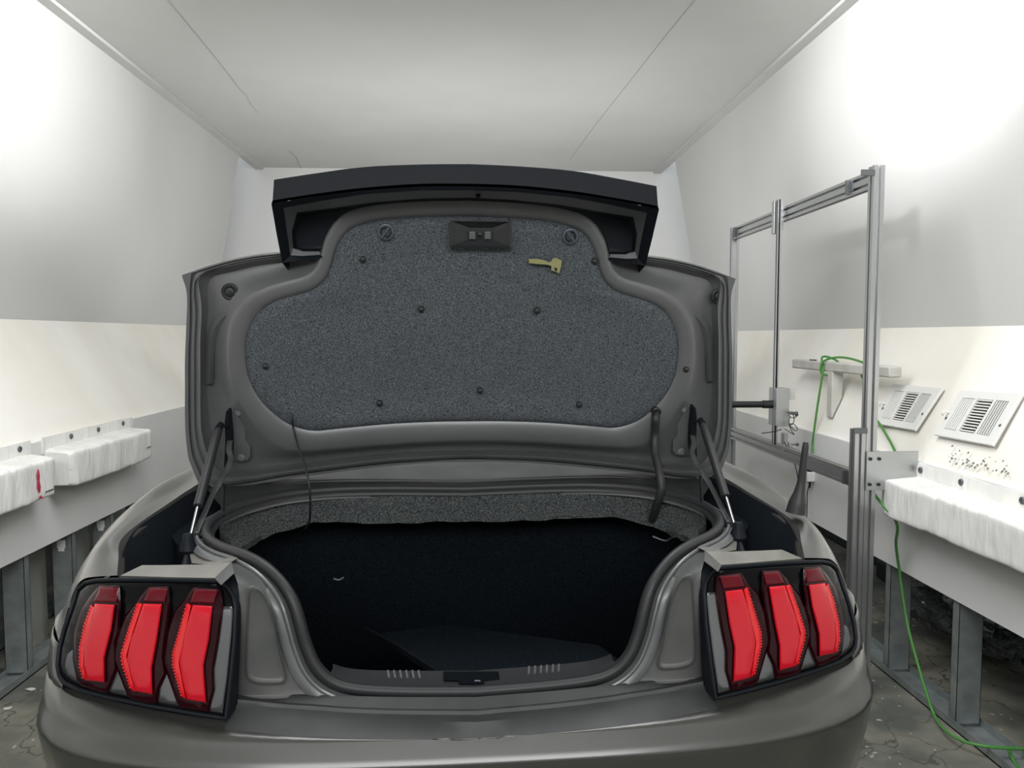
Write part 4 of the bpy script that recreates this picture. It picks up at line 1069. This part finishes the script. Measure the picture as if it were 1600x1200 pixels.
def hinge_pl(gg):
    o = [(358, 645), (370, 637), (380, 638), (384, 646), (383, 660), (384, 688), (391, 698), (391, 714), (386, 720), (366, 722), (358, 722), (350, 724), (345, 700), (348, 660)]
    gg.poly([C_l(a, b, -.008) for a, b in o], LN, .006, bev=.002)
hp_ = two('hinge_plate', hinge_pl, M['paint_in'], ha, angle=30)
def hbolt(gg):
    for a, b in ((373.5, 645), (376.5, 715)):
        gg.lathe(C_l(a, b, -.007), LN, [(.011, 0), (.011, .002), (.007, .003), (.006, .008), (.001, .008)], 14)
two('hinge_bolt', hbolt, M['zinc'], ha)
def drop(gg): gg.tube([C_y(349, 757, .62), C_y(348.5, 785, .58), C_y(348, 808, .555)], .0045, 8)
two('torsion_link', drop, M['plastic'], car)
# ---- cables between lid and body
th = [C_l(453, 641, .008), C_l(456, 655, .02), C_l(459, 672, .02), C_y(465, 695, .72), C_y(474, 721, .70), C_y(480, 742, .68), C_y(484, 765, .67), C_y(485, 795, .68), C_y(483, 815, .71), C_y(477, 826, .73)]
G().tube(th, .0028, 8, 6).build('thin_cable', M['black'], car)
hz = [C_l(1025, 644, .004), C_l(1024.5, 655, .024), C_l(1023.5, 680, .024), C_y(1023, 706, .73), C_y(1030, 737, .69), C_y(1033, 765, .675), C_y(1026, 790, .69), C_y(1019, 812, .73)]
G().tube(hz, .0118, 14, 6).build('braided_harness', M['rubber'], car)
G().lathe(C_l(1025, 643, .008), LN, [(.014, -.004), (.014, .006), (.010, .008), (.009, 0)], 16).build('harness_grommet', M['black'], car)
# odds inside
G().tube([C_y(872 + 63 + 85, 838, .74), C_y(1040, 845, .72), C_y(1050, 840, .70), C_y(1062, 838, .68)], .003, 6, 4).build('inner_wire', M['alu_dark'], car)
G().tube([C_y(521, 904, .55), C_y(530, 906, .55), C_y(537, 902, .55)], .0022, 6, 4).build('liner_hook', M['alu_dark'], car)

# ---- antenna on the right quarter
an = G()
sta = [(1243, 802, .024), (1246, 786, .0215), (1249, 771, .0145), (1252, 755, .0105), (1254.5, 735, .0095), (1257, 712, .0085), (1258.5, 699, .0080), (1259, 691, .0060)]
base = C_x(1245, 788, .80)
pts = [C_y(a, b, base.y) for a, b, r in sta]
pts2 = spline(pts, 4); rs = [s[2] for s in sta]
rf = lambda t: lerp_tab([(i / (len(rs) - 1), r) for i, r in enumerate(rs)], t)
an.tube(pts2, rf, 16); an.build('antenna', M['rubber'], car, label='black stub antenna')

# ---- rest of the car (mostly hidden behind the open lid)
hd = G()
secs = []
for y, z, wd in ((1.0, 1.06, .74), (1.35, 1.14, .66), (1.7, 1.28, .60), (2.2, 1.36, .58), (2.7, 1.33, .58), (3.1, 1.17, .66), (3.4, 1.02, .74)):
    secs.append([Vector((wd * math.cos(a) if abs(math.cos(a)) < .999 else wd * (1 if math.cos(a) > 0 else -1), y, .98 + (z - .98) * math.sin(a) ** .6)) for a in [math.pi * k / 12 for k in range(13)]])
hd.loft(secs, False, 0, True, True); hd.build('soft_top', M['black'], car)
bn = G(); secs = []
for y, z, wd in ((3.4, 1.0, .95), (3.9, .97, .95), (4.4, .9, .93), (4.75, .75, .85), (4.82, .5, .8)):
    secs.append([Vector((-wd, y, .25)), Vector((-wd, y, z - .12)), Vector((-wd * .85, y, z)), Vector((0, y, z + .03)), Vector((wd * .85, y, z)), Vector((wd, y, z - .12)), Vector((wd, y, .25))])
bn.loft(secs, False, 0, True, True); bn.build('bonnet', M['paint'], car)
G().box((-.72, .95, 1.0), (.72, 3.45, 1.06)).build('deck_base', M['paint_in'], car, smooth=False)
G().box((-.80, .22, .16), (.80, 4.4, .22)).build('floor_pan', M['black'], car, smooth=False)
G().box((-.70, 1.35, .22), (.70, 1.40, 1.0)).build('seat_bulkhead', M['black'], car, smooth=False)
wh = None
for i, (x, y) in enumerate(((-.80, 1.15), (.80, 1.15), (-.80, 3.87), (.80, 3.87))):
    s = -1 if x < 0 else 1
    gg = G().lathe((x - s * .12, y, .335), (s, 0, 0), [(.20, 0), (.31, .0), (.335, .03), (.335, .20), (.31, .235), (.22, .235), (.20, .2)], 40)
    wt = gg.build('wheel', M['tyre'], car)
    sp3 = G().lathe((x - s * .1, y, .335), (s, 0, 0), [(.05, .0), (.21, .01), (.22, .20), (.20, .205), (.19, .15), (.06, .16), (.05, .19), (.01, .19)], 40)
    sp3.build('rim', M['alu_dark'], wt)
